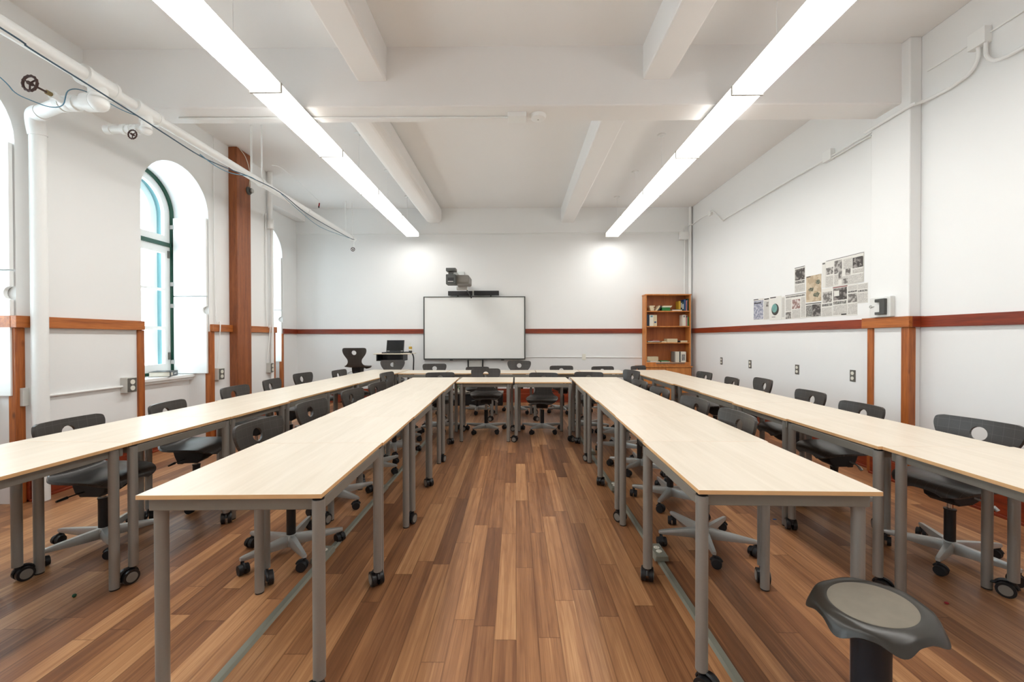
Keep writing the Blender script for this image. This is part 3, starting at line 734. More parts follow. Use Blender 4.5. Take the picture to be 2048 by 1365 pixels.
raceway(.828, YR+.1, 5.5, 'grey metal cable raceway on the floor under the inner bookcase-side desks', ((2.424, 'nearest the camera'), (3.502, 'second'), (4.59, 'farthest')), 'bookcase-side')

# ------------------------------------------------------------------ whiteboard, projector, sound bar
wbx0, wbx1, wz0, wz1 = -1.825, .190, .852, 2.102
e = empty('whiteboard', ((wbx0+wbx1)/2, 8.2, 0)); cxw = (wbx0+wbx1)/2
tag(e, 'large blank whiteboard with thin charcoal frame on the back wall', 'whiteboard')
hw = (wbx1-wbx0)/2
MB().box(-hw+.01, hw-.01, .0, .03, wz0+.01, wz1-.01).build('writing_surface', MT['board'], e)
f = MB(); t_ = .022
f.box(-hw, -hw+t_, -.012, .045, wz0, wz1); f.box(hw-t_, hw, -.012, .045, wz0, wz1); f.box(-hw+t_, hw-t_, -.012, .045, wz1-.016, wz1); f.box(-hw+t_, hw-t_, -.012, .045, wz0, wz0+.026)
f.build('frame', MT['frame_dark'], e, bevel=.002)
for s in (-.13, .16):
    MB().cyl((s, .04, .02), (s, .04, wz0), .013, n=14).build('support_post', MT['black'], e)
MB().box(-.115, .145, .05, .074, .30, wz0-.01).build('back_plate', MT['boxgrey'], e)
cl = MB()
for s in (-hw+.55, hw-.45): cl.box(s-.03, s+.03, -.02, .0, wz0-.012, wz0)
cl.build('pen_clip', MT['black'], e)
e = empty('sound_bar', (-.83, 8.19, 2.118)); tag(e, 'long black two-piece sound bar on top of the whiteboard', 'speaker')
MB().box(-.50, -.02, -.045, .04, 0, .088).build('speaker_half', MT['black'], e, bevel=.004)
MB().box(.01, .50, -.045, .04, .004, .092).build('speaker_half', MT['black'], e, bevel=.004)
br = MB(); br.box(-.32, -.30, -.01, .02, -.015, .0); br.box(.33, .35, -.01, .02, -.015, .004); br.build('bracket', MT['black'], e)
MB().box(-.02, .01, -.03, .03, 0, .086).build('centre_joint', MT['alu'], e)
e = empty('projector', (-1.12, 7.35, 2.24)); tag(e, 'grey short-throw projector on an arm above the sound bar', 'projector')
b = MB(); b.box(-.085, .085, -.20, .02, -.03, .145); b.build('lens_block', MT['frame_dark'], e, bevel=.012)
b = MB(); b.box(.03, .30, -.06, .42, .0, .155); b.build('body', MT['hub'], e, bevel=.03, segs=4)
b = MB(); b.box(-.05, .055, -.204, -.2, .0, .085); b.build('front_grille', MT['black'], e)
b = MB(); b.box(-.048, .045, -.207, -.204, .012, .024); b.build('maker_plate', MT['boxgrey'], e)
b = MB(); b.box(-.085, .085, -.19, -.02, .20, .255); b.box(-.05, .03, -.15, -.05, .145, .20); b.build('mounting_head', MT['frame_dark'], e, bevel=.006)
b = MB(); b.prism([(-.04, .215), (.04, .215), (.04, .255), (-.04, .255)], 1, -.03, .93); b.build('wall_arm', MT['alu'], e, bevel=.005)
b = MB(); b.box(-.1, .1, .90, .93, .10, .36); b.build('wall_plate', MT['alu'], e)
b = MB(); b.box(.02, .22, .35, .47, -.06, .0); b.build('cable_box', MT['boxgrey'], e, bevel=.005)
o = MB().tube(smooth_path([(-.92, 7.80, 2.19), (-.90, 8.0, 2.14), (-.875, 8.115, 2.09), (-.87, 8.13, 2.06)]), .012, n=8).build('projector_cable', MT['black'], smooth=60)
tag(o, 'short black cable dropping from the projector behind the sound bar', 'cable')

# ------------------------------------------------------------------ laptop shelf
e = empty('laptop_stand', (-2.27, 7.72, 0)); tag(e, 'small maple topped laptop stand with black tray by the back wall', 'stand')
MB().box(-.32, .36, -.20, .22, .985, 1.003).build('shelf_top', [MT['top']], e, bevel=.003)
tr = MB(); tr.box(-.27, -.25, -.19, .12, .875, .984); tr.box(.20, .22, -.19, .12, .875, .984); tr.box(-.27, .22, -.19, .12, .865, .879); tr.box(-.27, .22, .10, .12, .875, .984); tr.build('tray', MT['black'], e)
MB().box(-.03, .01, .05, .09, .03, .87).build('post', MT['steel'], e)
MB().box(-.2, .2, -.14, .2, 0, .03).build('foot', MT['steel'], e, bevel=.006)
e = empty('laptop', (-2.27, 7.70, 1.0035)); tag(e, 'open black laptop with blank screen on the small stand', 'laptop')
MB().box(-.175, .165, -.16, .08, 0, .020).build('keyboard_base', MT['black'], e, bevel=.004)
R = Matrix.Rotation(radians(-14), 3, 'X')
l = MB(); l.box(-.165, .165, .07, .085, .02, .245, rot=R, piv=(0, .08, .02)); lid = l.build('screen_lid', MT['black'], e, bevel=.003)
l = MB(); l.box(-.15, .15, .067, .070, .045, .235, rot=R, piv=(0, .08, .02)); l.build('screen', MT['screen'], lid)
l = MB(); l.box(-.15, -.10, .066, .0695, .027, .038, rot=R, piv=(0, .08, .02)); l.box(.11, .15, .066, .0695, .027, .038, rot=R, piv=(0, .08, .02)); l.build('sticker', MT['boxgrey'], lid)
e = empty('pump_bottle', (-1.965, 7.72, 1.0035)); tag(e, 'small clear bottle with yellow label beside the laptop', 'bottle')
MB().lathe([(.028, 0), (.03, .01), (.03, .10), (.018, .125), (.010, .13)], (0, 0, .0), 20).build('body', MT['ivory'], e, smooth=40)
MB().cyl((0, 0, .075), (0, 0, .12), .0305, n=20).build('label', MT['book_yellow'], e, smooth=40)
MB().cyl((0, 0, .13), (0, 0, .19), .005, n=10).build('nozzle', MT['ivory'], e)
MB().cyl((0, 0, .01), (0, 0, .045), .031, n=20).build('base_band', MT['black'], e, smooth=40)
o = MB().tube(smooth_path([(-2.12, 7.68, 1.012), (-2.02, 7.64, 1.02), (-1.93, 7.62, 1.01), (-1.885, 7.63, .93), (-1.895, 7.66, .70), (-1.90, 7.68, .35), (-1.93, 7.72, .02)]), .012, n=8).build('laptop_cable', MT['black'], smooth=60)
tag(o, 'thick black cable hanging from the laptop stand to the floor', 'cable')

# ------------------------------------------------------------------ bookcase
bx0, bx1, by0, by1 = 2.505, 3.375, 8.03, 8.25
e = empty('bookcase', (0, 0, 0)); tag(e, 'tall orange oak bookcase with open shelves beside the corner', 'bookcase')
sp = MB(); sp.box(bx0, bx0+.022, by0, by1, .735, 2.10); sp.build('side_panel', MT['shelf'], e, bevel=.002)
sp = MB(); sp.box(bx1-.022, bx1, by0, by1, .735, 2.10); sp.build('side_panel', MT['shelf'], e, bevel=.002)
MB().box(bx0-.008, bx1+.012, by0-.008, by1, 2.10, 2.122).build('top_panel', MT['shelf'], e, bevel=.002)
MB().box(bx0+.022, bx1-.022, by1-.012, by1, .735, 2.10).build('back_panel', MT['shelfback'], e)
SH = [1.800, 1.506, 1.189, .805]
for z in SH: MB().box(bx0+.022, bx1-.022, by0+.004, by1-.012, z-.020, z).build('shelf', MT['shelf'], e, bevel=.0015)
MB().box(bx0, bx1, by0+.003, by0+.02, .735, .785).build('kick_board', MT['shelf'], e)
e = empty('base_cabinet', (0, 0, 0)); tag(e, 'low wide orange oak cabinet under the bookcase', 'cabinet')
MB().box(2.36, 3.385, 7.96, 8.238, .712, .734).build('cabinet_top', MT['shelf'], e, bevel=.002)
MB().box(2.38, 3.37, 7.985, 8.238, .07, .712).build('carcass', MT['shelfback'], e)
MB().box(2.40, 3.35, 8.0, 8.22, 0, .07).build('plinth', MT['black'], e)
for a, b in ((2.395, 2.87), (2.88, 3.355)):
    o = MB().box(a, b, 7.968, 7.985, .09, .70).build('door', MT['shelf'], e, bevel=.003)
    MB().cyl(((b-.04) if a < 2.5 else (a+.04), 7.968, .5), ((b-.04) if a < 2.5 else (a+.04), 7.950, .5), .012, n=14).build('knob', MT['brass'], o)
# things on the shelves
def flat(x0, x1, z, h, m, label, name='book', cat='book', y0=8.045, y1=8.22, rz=0, group=None, tilt_=0):
    o = MB().box(-(x1-x0)/2, (x1-x0)/2, -(y1-y0)/2, (y1-y0)/2, 0, h).build(name, m, bevel=.0015, loc=((x0+x1)/2, (y0+y1)/2, z)); o.rotation_euler = (0, tilt_, rz); return tag(o, label, cat, group)
def upright(x, w, z, h, m, label, name='book', cat='book', y0=8.05, d=.16, lean=0, group=None, lab=None):
    o = MB().box(0, w, 0, d, 0, h).build(name, m, bevel=.0015, loc=(x, y0, z)); o.rotation_euler = (0, lean, 0); tag(o, label, cat, group)
    if lab:
        MB().box(w*.2, w*.8, -.0012, 0, h*lab[0], h*lab[1]).build('spine_label', lab[2], o)
    return o
g1 = 'books on the top shelf'; g2 = 'books on the second shelf'; g3 = 'books on the third shelf'; g4 = 'books on the bottom shelf'
z = SH[0]
for k in range(5): flat(2.585+.006*(4-k)-.004*(k % 2), 2.675+.004*k*(-1)**k, z+k*.0205, .0195, MT['book_cream'], 'cream paperback in the small stack at the far end of the top shelf, %s' % ['bottom one', 'second up', 'middle one', 'fourth up', 'top one'][k], group=g1, y1=8.17)
upright(2.70, .028, z+.001, .13, MT['book_cream'], 'cream book leaning right against a dark one on the top shelf', lean=radians(36), group=g1)
upright(2.745, .022, z+.001, .12, MT['black'], 'black book leaning beside the green stack on the top shelf', lean=radians(30), group=g1)
flat(2.83, 2.985, z, .036, MT['book_green'], 'lower thick green book lying on the top shelf', group=g1)
flat(2.828, 2.98, z+.037, .030, MT['book_green'], 'upper green book in the green stack on the top shelf', group=g1)
flat(2.835, 3.005, z+.068, .016, MT['book_white'], 'white book lying on the green stack', group=g1)
flat(2.85, 3.02, z+.085, .016, MT['book_cream'], 'pale tan book topmost on the green stack', group=g1)
flat(3.025, 3.21, z, .020, MT['book_white'], 'black and white booklet lying in the middle of the top shelf', group=g1)
flat(3.06, 3.20, z+.0205, .008, MT['book_navy'], 'thin navy booklet lying on the black and white booklet', group=g1)
for x, w, h, m, nm in ((3.155, .036, .16, 'book_yellow', 'yellow'), (3.193, .022, .165, 'book_navy', 'slim navy'), (3.217, .036, .175, 'book_teal', 'wide dark teal'), (3.255, .034, .22, 'book_blue', 'tall blue'), (3.291, .024, .20, 'book_pink', 'dusty pink'), (3.317, .022, .235, 'book_teal', 'thin dark green')):
    upright(x, w, z+(.0285 if x < 3.17 else (.0285 if x < 3.20 else 0))+.0005, h, MT[m], '%s book standing at the wall end of the top shelf' % nm, group=g1, lab=(.2, .75, MT['boxgrey']) if nm in ('slim navy', 'wide dark teal') else None, y0=8.06)
z = SH[1]
upright(2.53, .055, z, .225, MT['book_navy'], 'navy ring binder at the left end of the second shelf', group=g2, name='ring_binder', cat='binder')
upright(2.588, .075, z, .215, MT['book_white'], 'white ring binder with red and teal top label on the second shelf', group=g2, name='ring_binder', cat='binder', lab=(.80, .95, MT['teal']))
upright(2.665, .065, z, .215, MT['book_cream'], 'cream ring binder on the second shelf with a small blue label', group=g2, name='ring_binder', cat='binder', lab=(.28, .42, MT['book_blue']))
upright(3.225, .06, z, .215, MT['book_white'], 'white ring binder with a grey top label at the wall end of the second shelf', group=g2, name='ring_binder', cat='binder', lab=(.78, .95, MT['hub']))
upright(3.286, .032, z, .205, MT['book_pink'], 'pale slim binder with black cap on the second shelf', group=g2, name='ring_binder', cat='binder', lab=(.8, .97, MT['black']))
upright(3.319, .02, z, .175, MT['book_green'], 'thin green book at the wall end of the second shelf', group=g2)
z = SH[2]
flat(2.56, 2.80, z, .012, MT['book_teal'], 'dark teal magazine at the bottom of the left pile on the third shelf', group=g3)
flat(2.555, 2.79, z+.0125, .012, MT['book_white'], 'white magazine in the left pile on the third shelf', group=g3)
flat(2.645, 2.77, z+.025, .018, MT['book_pink'], 'small pale pink book on top of the left pile on the third shelf', group=g3)
flat(2.82, 2.915, z, .024, MT['book_cream'], 'cream booklet beside the box on the third shelf', group=g3)
flat(2.925, 3.125, z, .072, MT['book_cream'], 'cream cardboard box lying on the third shelf', 'cardboard_box', 'box', group=g3)
flat(3.135, 3.175, z, .035, MT['black'], 'small black box on the third shelf', 'small_box', 'box', group=g3, y1=8.12)
flat(3.19, 3.315, z, .036, MT['book_cream'], 'short cream book at the wall end of the third shelf', group=g3)
z = SH[3]
flat(2.53, 2.79, z, .012, MT['book_white'], 'wide white paper pad on the bottom shelf', 'paper_pad', 'paper', group=g4)
flat(2.60, 2.74, z+.0125, .014, MT['book_white'], 'small white booklet on the wide white pad of the bottom shelf', group=g4)
flat(2.54, 2.755, z+.027, .082, MT['book_cream'], 'off-white archive box on the bottom shelf', 'archive_box', 'box', group=g4)
flat(2.815, 2.985, z, .014, MT['book_white'], 'white folder under the green one on the bottom shelf', 'folder', 'folder', group=g4)
flat(2.80, 2.965, z+.0145, .014, MT['book_green'], 'green folder on the bottom shelf', 'folder', 'folder', group=g4)
upright(3.06, .022, z, .205, MT['hub'], 'slim grey binder on the bottom shelf', group=g4, name='ring_binder', cat='binder')
upright(3.085, .078, z, .205, MT['book_white'], 'plain white binder on the bottom shelf', group=g4, name='ring_binder', cat='binder')
upright(3.168, .014, z, .205, MT['book_navy'], 'thin dark binder between two white binders on the bottom shelf', group=g4, name='ring_binder', cat='binder')
upright(3.187, .105, z, .205, MT['book_white'], 'wide white binder with grey spine writing on the bottom shelf', group=g4, name='ring_binder', cat='binder', lab=(.15, .75, MT['headline']))
o = MB().tube([(2.70, 8.012, .790), (3.25, 8.014, .793)], .010, n=10).build('rolled_blind_rod', MT['hub'], smooth=60); tag(o, 'long grey rod lying along the foot of the bookcase', 'rod')

# things low by the back wall
e = empty('low_bench', (-1.05, 7.95, 0)); tag(e, 'low black box bench under the whiteboard', 'bench')
MB().box(-.45, .80, -.12, .18, 0, .22).build('carcass', MT['blacksoft'], e, bevel=.006)
MB().box(-.46, .81, -.13, .19, .22, .25).build('lid', MT['hub'], e, bevel=.003)
e = empty('printed_carton', (-1.02, 7.95, .2505)); tag(e, 'white box printed with green leaves standing on the low black bench', 'box')
MB().box(-.15, .15, -.10, .10, 0, .34).build('carton', MT['book_white'], e, bevel=.003)
g = MB()
for (x, z, r) in ((-.10, .10, .035), (-.06, .16, .03), (-.03, .07, .03), (.03, .09, .03), (.09, .13, .025), (-.12, .05, .025)): g.cyl((x, -.1015, z), (x, -.10, z), r, n=12)
g.build('leaf_print', MT['book_green'], e)

# ------------------------------------------------------------------ ceiling pipes on the window side
XP, ZP = -3.09, 3.175
def pipe(name, pts, r, label, cat='pipe', m='gloss_white', sm=True, per=6, n=18):
    o = MB().tube(smooth_path(pts, per) if sm else pts, r, n=n).build(name, MT[m], smooth=50); return tag(o, label, cat)
e = empty('heating_pipe', (XP, 0, ZP)); tag(e, 'thick white heating pipe running under the ceiling along the windows', 'pipe')
MB().cyl((0, -2.5, 0), (0, 3.05, 0), .052, n=28).build('thick_run', MT['gloss_white'], e, smooth=40)
MB().cyl((0, 3.05, 0), (0, 7.92, 0), .040, n=28).build('thin_run', MT['gloss_white'], e, smooth=40)
MB().cyl((0, 7.90, 0), (0, 7.99, 0), .046, .03, n=24).build('end_cap', MT['gloss_white'], e, smooth=40)
for yy, R_ in ((3.06, .066), (3.46, .054)):
    t = MB(); t.cyl((0, yy-.10, 0), (0, yy+.10, 0), R_, n=28); t.cyl((0, yy-.115, 0), (0, yy-.09, 0), R_+.006, n=28); t.cyl((0, yy+.09, 0), (0, yy+.115, 0), R_+.004, n=28)
    t.cyl((0, yy, 0), (0, yy, -.085), R_*.86, n=24); t.build('tee', MT['gloss_white'], e, smooth=40)
MB().cyl((0, 6.13, 0), (0, 6.19, 0), .046, n=24).build('coupling', MT['gloss_white'], e, smooth=40)
for yy in (2.35, 5.02, 7.80):
    h = MB(); h.cyl((0, yy-.02, 0), (0, yy+.02, 0), .054, n=24)
    h.cyl((-.11, yy, .03), (-.11, yy, ZC-ZP), .011, n=12); h.cyl((.015, yy, .045), (.015, yy, ZC-ZP), .009, n=12); h.box(-.125, .03, yy-.014, yy+.014, .038, .052)
    h.build('hanger', MT['gloss_white'], e, smooth=40)
def handwheel(parent, c, r):
    w = MB(); c = Vector(c)
    w.tube([c+Vector((r*cos(2*pi*i/28), 0, r*sin(2*pi*i/28))) for i in range(28)], r*.16, n=8, closed=True)
    for k in range(14):
        a = 2*pi*k/14; w.sphere(c+Vector((r*1.05*cos(a), 0, r*1.05*sin(a))), r*.17, n=8)
    for k in range(3):
        a = 2*pi*k/3+.5; w.tube([c, c+Vector((r*cos(a), 0, r*sin(a)))], r*.11, n=6)
    w.cyl(c-Vector((0, .012, 0)), c+Vector((0, .014, 0)), r*.25, n=12)
    return w.build('handwheel', MT['iron'], parent, smooth=50)
ZB_ = 3.035
e = empty('radiator_riser', (0, 0, 0)); tag(e, 'white branch pipe with big valve dropping down the first pier to the floor', 'pipe')
b = MB(); b.cyl((XP, 3.06, ZP-.08), (XP, 3.06, ZB_), .052, n=24); b.sphere((XP, 3.06, ZB_), .066, 20); b.cyl((XP-.02, 3.06, ZB_), (XP-.09, 3.062, ZB_), .064, n=24)
b.build('elbow', MT['gloss_white'], e, smooth=50)
b = MB(); b.cyl((XP-.08, 3.062, ZB_), (XP-.20, 3.07, ZB_), .045, n=24); b.cyl((XP-.17, 3.07, ZB_), (XP-.21, 3.07, ZB_), .056, n=24); b.sphere((XP-.245, 3.075, ZB_), .055, 16, sc=(1.2, 1, 1)); b.cyl((XP-.28, 3.08, ZB_), (XP-.32, 3.08, ZB_), .056, n=24)
b.cyl((XP-.245, 3.05, ZB_), (XP-.245, 2.985, ZB_+.005), .024, n=16); b.cyl((XP-.245, 2.99, ZB_+.005), (XP-.245, 2.965, ZB_+.005), .03, n=6)
b.build('valve_body', MT['gloss_white'], e, smooth=50)
b = MB(); b.cyl((XP-.245, 2.965, ZB_+.005), (XP-.245, 2.935, ZB_+.005), .016, n=10); b.build('packing_nut', MT['brass'], e, smooth=50)
b = MB(); b.cyl((XP-.245, 2.935, ZB_+.005), (XP-.245, 2.84, ZB_+.005), .007, n=10); b.build('valve_stem', MT['iron'], e, smooth=50)
handwheel(e, (XP-.245, 2.835, ZB_+.005), .050)
b = MB(); b.cyl((XP-.30, 3.08, ZB_), (-3.70, 3.20, ZB_), .047, n=24)
b.tube(smooth_path([(-3.66, 3.19, ZB_), (-3.735, 3.21, ZB_-.01), (-3.765, 3.235, ZB_-.07), (-3.765, 3.25, ZB_-.15)], 8), .056, n=24); b.build('upper_run', MT['gloss_white'], e, smooth=50)
b = MB(); b.cyl((-3.765, 3.25, ZB_-.12), (-3.765, 3.25, 0.0), .050, n=28); b.build('riser', MT['gloss_white'], e, smooth=50)
e = empty('branch_pipe', (0, 0, 0)); tag(e, 'short white capped branch pipe with small iron handwheel below the heating pipe', 'pipe')
b = MB(); b.cyl((XP, 3.46, ZP-.07), (XP, 3.46, ZB_+.005), .036, n=20); b.sphere((XP, 3.46, ZB_), .045, 16); b.cyl((XP-.03, 3.46, ZB_), (XP-.31, 3.46, ZB_), .030, n=20)
for xx in (-.06, -.12, -.17): b.cyl((XP+xx, 3.46, ZB_), (XP+xx-.03, 3.46, ZB_), .040, n=20)
b.cyl((XP-.29, 3.46, ZB_), (XP-.34, 3.46, ZB_), .037, n=20); b.cyl((XP-.09, 3.44, ZB_-.02), (XP-.06, 3.38, ZB_-.07), .016, n=12)
b.build('run', MT['gloss_white'], e, smooth=50)
handwheel(e, (XP-.015, 3.35, ZB_-.095), .034)
e = empty('drain_valve', (0, 0, 0)); tag(e, 'tiny valve with dark handwheel hanging at the far end of the heating pipe', 'valve')
MB().cyl((XP+.02, 7.85, ZP-.04), (XP+.02, 7.85, ZP-.17), .012, n=12).build('stem', MT['gloss_white'], e, smooth=50)
handwheel(e, (XP+.01, 7.84, ZP-.21), .034)
# cables slung along the pipe
def cable(pts, r, m, label, name='data_cable'):
    return tag(MB().tube(smooth_path(pts, 5), r, n=8).build(name, MT[m], smooth=60), label, 'cable')
cable([(-3.0, 1.2, 3.12), (-3.00, 2.404, 3.098), (-3.00, 2.553, 3.080), (-3.00, 2.914, 3.068), (-3.00, 3.317, 3.051), (-3.00, 3.540, 3.037), (-3.00, 3.934, 3.021), (-3.00, 4.273, 3.051), (-3.00, 4.590, 3.098), (-3.00, 4.722, 3.110), (-3.00, 5.274, 3.143), (-3.00, 5.901, 3.078), (-3.00, 6.696, 3.076), (-3.00, 7.484, 3.096), (-3.02, 7.75, 3.13)], .0055, 'dark_cable', 'dark bundle of data cables strung the whole length below the heating pipe')
cable([(-3.25, 2.3, 3.05), (-3.25, 2.601, 2.935), (-3.25, 2.679, 2.885), (-3.25, 2.762, 2.884), (-3.25, 2.882, 2.904), (-3.25, 2.965, 2.965), (-3.25, 3.0, 3.085), (-3.20, 3.05, 3.12), (-3.16, 3.18, 3.115), (-3.14, 3.30, 3.11), (-3.12, 3.40, 3.12)], .0035, 'blue_cable', 'loose blue cable sagging in front of the first valve')
cable([(-2.99, 3.921, 3.030), (-2.99, 4.130, 3.005), (-2.99, 4.348, 3.022), (-2.99, 4.633, 3.100), (-2.99, 4.78, 3.11)], .0045, 'blue_cable', 'blue cable sagging in front of the timber post')
cable([(-2.985, 5.274, 3.124), (-2.985, 5.763, 3.037), (-2.985, 6.352, 2.985), (-2.985, 7.286, 3.066), (-2.985, 7.5, 3.09)], .0035, 'blue_cable', 'faint blue cable sagging toward the far end of the heating pipe')
# alarm sounder on the post with its wire
e = empty('alarm_bell', (-3.745, 5.80, 3.352)); tag(e, 'small round grey bell fixed high on the timber post', 'bell')
Ry = Matrix.Rotation(radians(90), 3, 'Y')
MB().lathe([(.055, 0), (.055, .012), (.048, .02), (.036, .03), (.034, .05)], (0, 0, 0), 28, axis=Ry).build('back_cup', MT['frame_dark'], e, smooth=40)
MB().lathe([(.03, .05), (.03, .062), (.024, .066)], (0, 0, 0), 24, axis=Ry).build('front_dome', MT['alu'], e, smooth=40)
cable([(-3.735, 5.80, 3.40), (-3.73, 5.815, 3.55), (-3.73, 5.79, 3.68), (-3.735, 5.72, 3.80), (-3.735, 5.60, 3.855)], .004, 'ivory', 'thin pale wire curling from the bell to the top of the post', 'bell_wire')

# ------------------------------------------------------------------ conduits, boxes, outlets
def conduit(pts, r, label, per=5): return tag(MB().tube(smooth_path(pts, per), r, n=12).build('conduit', MT['gloss_white'], smooth=50), label, 'conduit')
conduit([(XR-.02, 8.2, 3.50), (3.46, 7.835, 3.511), (3.46, 7.434, 3.494), (3.46, 7.303, 3.481), (3.46, 6.986, 3.243), (3.46, 6.8, 3.247), (3.46, 5.476, 3.267), (3.46, 4.649, 3.269), (3.46, 4.339, 3.275), (3.46, 4.02, 3.284)], .009, 'thin white conduit along the newspaper wall with a kink near the corner')
conduit([(3.46, 4.60, 3.24), (3.46, 4.35, 3.245), (3.46, 4.20, 3.25), (3.46, 4.08, 3.245)], .008, 'short second white conduit beside the small box on the newspaper wall')
conduit([(3.372, 4.05, 3.262), (3.372, 3.974, 3.258), (3.372, 3.60, 3.262), (3.40, 3.575, 3.268), (3.455, 3.55, 3.28), (3.462, 3.45, 3.275), (3.462, 3.332, 3.273), (3.462, 3.206, 3.299), (3.462, 3.155, 3.370), (3.462, 3.152, 3.45)], .013, 'white conduit crossing the pier and curving up to the square box')
conduit([(3.462, 3.10, 3.45), (3.462, 3.098, 3.364), (3.462, 3.05, 3.288), (3.462, 2.95, 3.262), (3.462, 2.80, 3.262), (3.462, 2.0, 3.265)], .013, 'white conduit leaving the square box toward the camera')
conduit([(3.478, 3.55, 3.532), (3.478, 3.2, 3.522)], .006, 'thin white tube between the pier and the square box', 1)
conduit([(3.478, 3.09, 3.52), (3.478, 2.0, 3.50)], .006, 'thin white tube running from the square box toward the camera', 1)
def jbox(x0, x1, y0, y1, z0, z1, label, m='gloss_white'):
    o = MB().box(x0, x1, y0, y1, z0, z1).build('junction_box', MT[m], bevel=.003); tag(o, label, 'electrical box')
    return o
jbox(XR-.055, XR, 3.085, 3.205, 3.45, 3.57, 'square white electrical box high on the wall near the picture corner')
jbox(XR-.05, XR, 4.58, 4.70, 3.235, 3.35, 'small white electrical box on the conduit above the newspapers')
jbox(XR-.04, XR, 7.40, 7.50, 3.455, 3.545, 'small white electrical box by the conduit kink near the corner')
jbox(3.23, 3.40, YB-.09, YB-.018, 3.215, 3.365, 'square white electrical box in the back corner above the bookcase')
conduit([(XL2+.1, YB-.03, 3.36), (3.23, YB-.03, 3.355)], .010, 'long thin white conduit across the back wall', 1)
conduit([(3.32, YB-.05, 3.36), (3.33, YB-.06, 3.44), (3.40, YB-.07, 3.49), (XR-.02, YB-.1, 3.50)], .012, 'bent white conduit rising from the corner box')
conduit([(3.34, YB-.03, 3.22), (3.34, YB-.03, 2.13)], .011, 'white conduit dropping from the corner box behind the bookcase', 1)
conduit([(3.44, YB-.05, 0.0), (3.44, YB-.05, 3.86)], .028, 'white vertical pipe in the back corner', 1)
# duplex outlets
def outlet(loc, rz, label, m_plate='greyplate', w=.042, box=False, name='wall_outlet'):
    e = empty(name, loc, rz); tag(e, label, 'outlet')   # local -y faces the room
    if box: MB().box(-.055, .055, -.05, .0, -.075, .075).build('box', MT['boxgrey'], e, bevel=.004)
    y = -.05 if box else 0
    MB().box(-w/1.2, w/1.2, y-.006, y, -.06, .06).build('plate', MT[m_plate], e, bevel=.002)
    s = MB()
    for z in (-.026, .026): s.cyl((0, y-.0095, z), (0, y-.006, z), .0185, n=18)
    s.build('socket', MT['ivory'], e)
    return e
for k, (y, nm) in enumerate(((7.067, 'nearest the bookcase'), (6.209, 'second from the bookcase'), (5.174, 'third from the bookcase'), (4.325, 'nearest the pier'))):
    outlet((XR, y, .885), -pi/2, 'grey steel wall outlet below the newspapers, '+nm)
for k, (y, nm) in enumerate(((4.07, 'by the first pier upright'), (5.32, 'by the second pier upright'), (6.44, 'at the far end of the second pier'))):
    e = empty('wall_outlet', (XL, y, .825)); tag(e, 'pale wall box with double socket '+nm, 'outlet')
    MB().box(0, .065, -.06, .05, -.075, .075).build('box', MT['boxgrey'], e, bevel=.004)
    MB().box(.065, .071, -.052, .042, -.068, .068).build('plate', MT['greyplate'], e, bevel=.002)
    s = MB(); [s.cyl((.071, -.005, z), (.075, -.005, z), .024, n=18) for z in (-.03, .03)]; s.build('socket', MT['ivory'], e)
conduit([(XL+.02, 3.31, .815), (XL+.02, 4.01, .815)], .011, 'white conduit along the first pier to its outlet box', 1)
jbox(XL, XL+.05, 3.175, 3.215, .76, .90, 'pale electrical box behind the riser pipe', 'boxgrey')
conduit([(XL+.02, 5.30, .90), (XL+.055, 5.30, 1.30), (XL+.06, 5.30, 1.50), (XL+.02, 5.28, 1.60), (XL+.02, 5.265, 3.05), (XL+.02, 5.265, 3.86)], .006, 'thin white conduit up the second pier beside the window')
conduit([(XL+.02, 6.38, .90), (XL+.06, 6.38, 1.36), (XL+.06, 6.38, 1.48), (XL+.02, 6.36, 1.58), (XL+.02, 6.36, 3.2)], .008, 'white conduit up the far end of the second pier')
b = MB(); b.cyl((XL+.05, 6.42, 3.05), (XL+.05, 6.42, 3.86), .034, n=20); b.cyl((XL+.05, 6.42, 2.98), (XL+.05, 6.42, 3.12), .05, n=20); b.cyl((XL+.05, 6.46, 0), (XL+.05, 6.46, 3.0), .022, n=16)
tag(b.build('vent_pipe', MT['gloss_white'], smooth=50), 'white vertical vent pipe at the far end of the second pier', 'pipe')
outlet((1.358, YB, .90), 0, 'single white wall outlet on the back wall beside the whiteboard', 'ivory')
conduit([(.20, YB-.01, .90), (1.31, YB-.01, .898)], .008, 'thin white conduit from the whiteboard to the back wall outlet', 1)
conduit([(1.40, YB-.01, .896), (2.50, YB-.01, .885)], .008, 'thin white conduit from the back wall outlet to the bookcase', 1)
# beam conduit, junction box, smoke detector
conduit([(-3.12, 3.84, 3.327), (-.06, 3.86, 3.327)], .010, 'white conduit running under the cross beam', 1)
jbox(-.07, .10, 3.78, 3.90, 3.295, 3.338, 'white junction box under the cross beam beside the smoke detector')
e = empty('smoke_detector', (.21, 3.85, 3.338)); tag(e, 'round white smoke detector under the cross beam', 'smoke detector')
MB().lathe([(.075, 0), (.075, -.012), (.066, -.030), (.045, -.038), (.001, -.040)], (0, 0, 0), 36).build('housing', MT['gloss_white'], e, smooth=35)
MB().cyl((.0, .0, -.041), (0, 0, -.040), .006, n=12).build('test_button', MT['hub'], e)
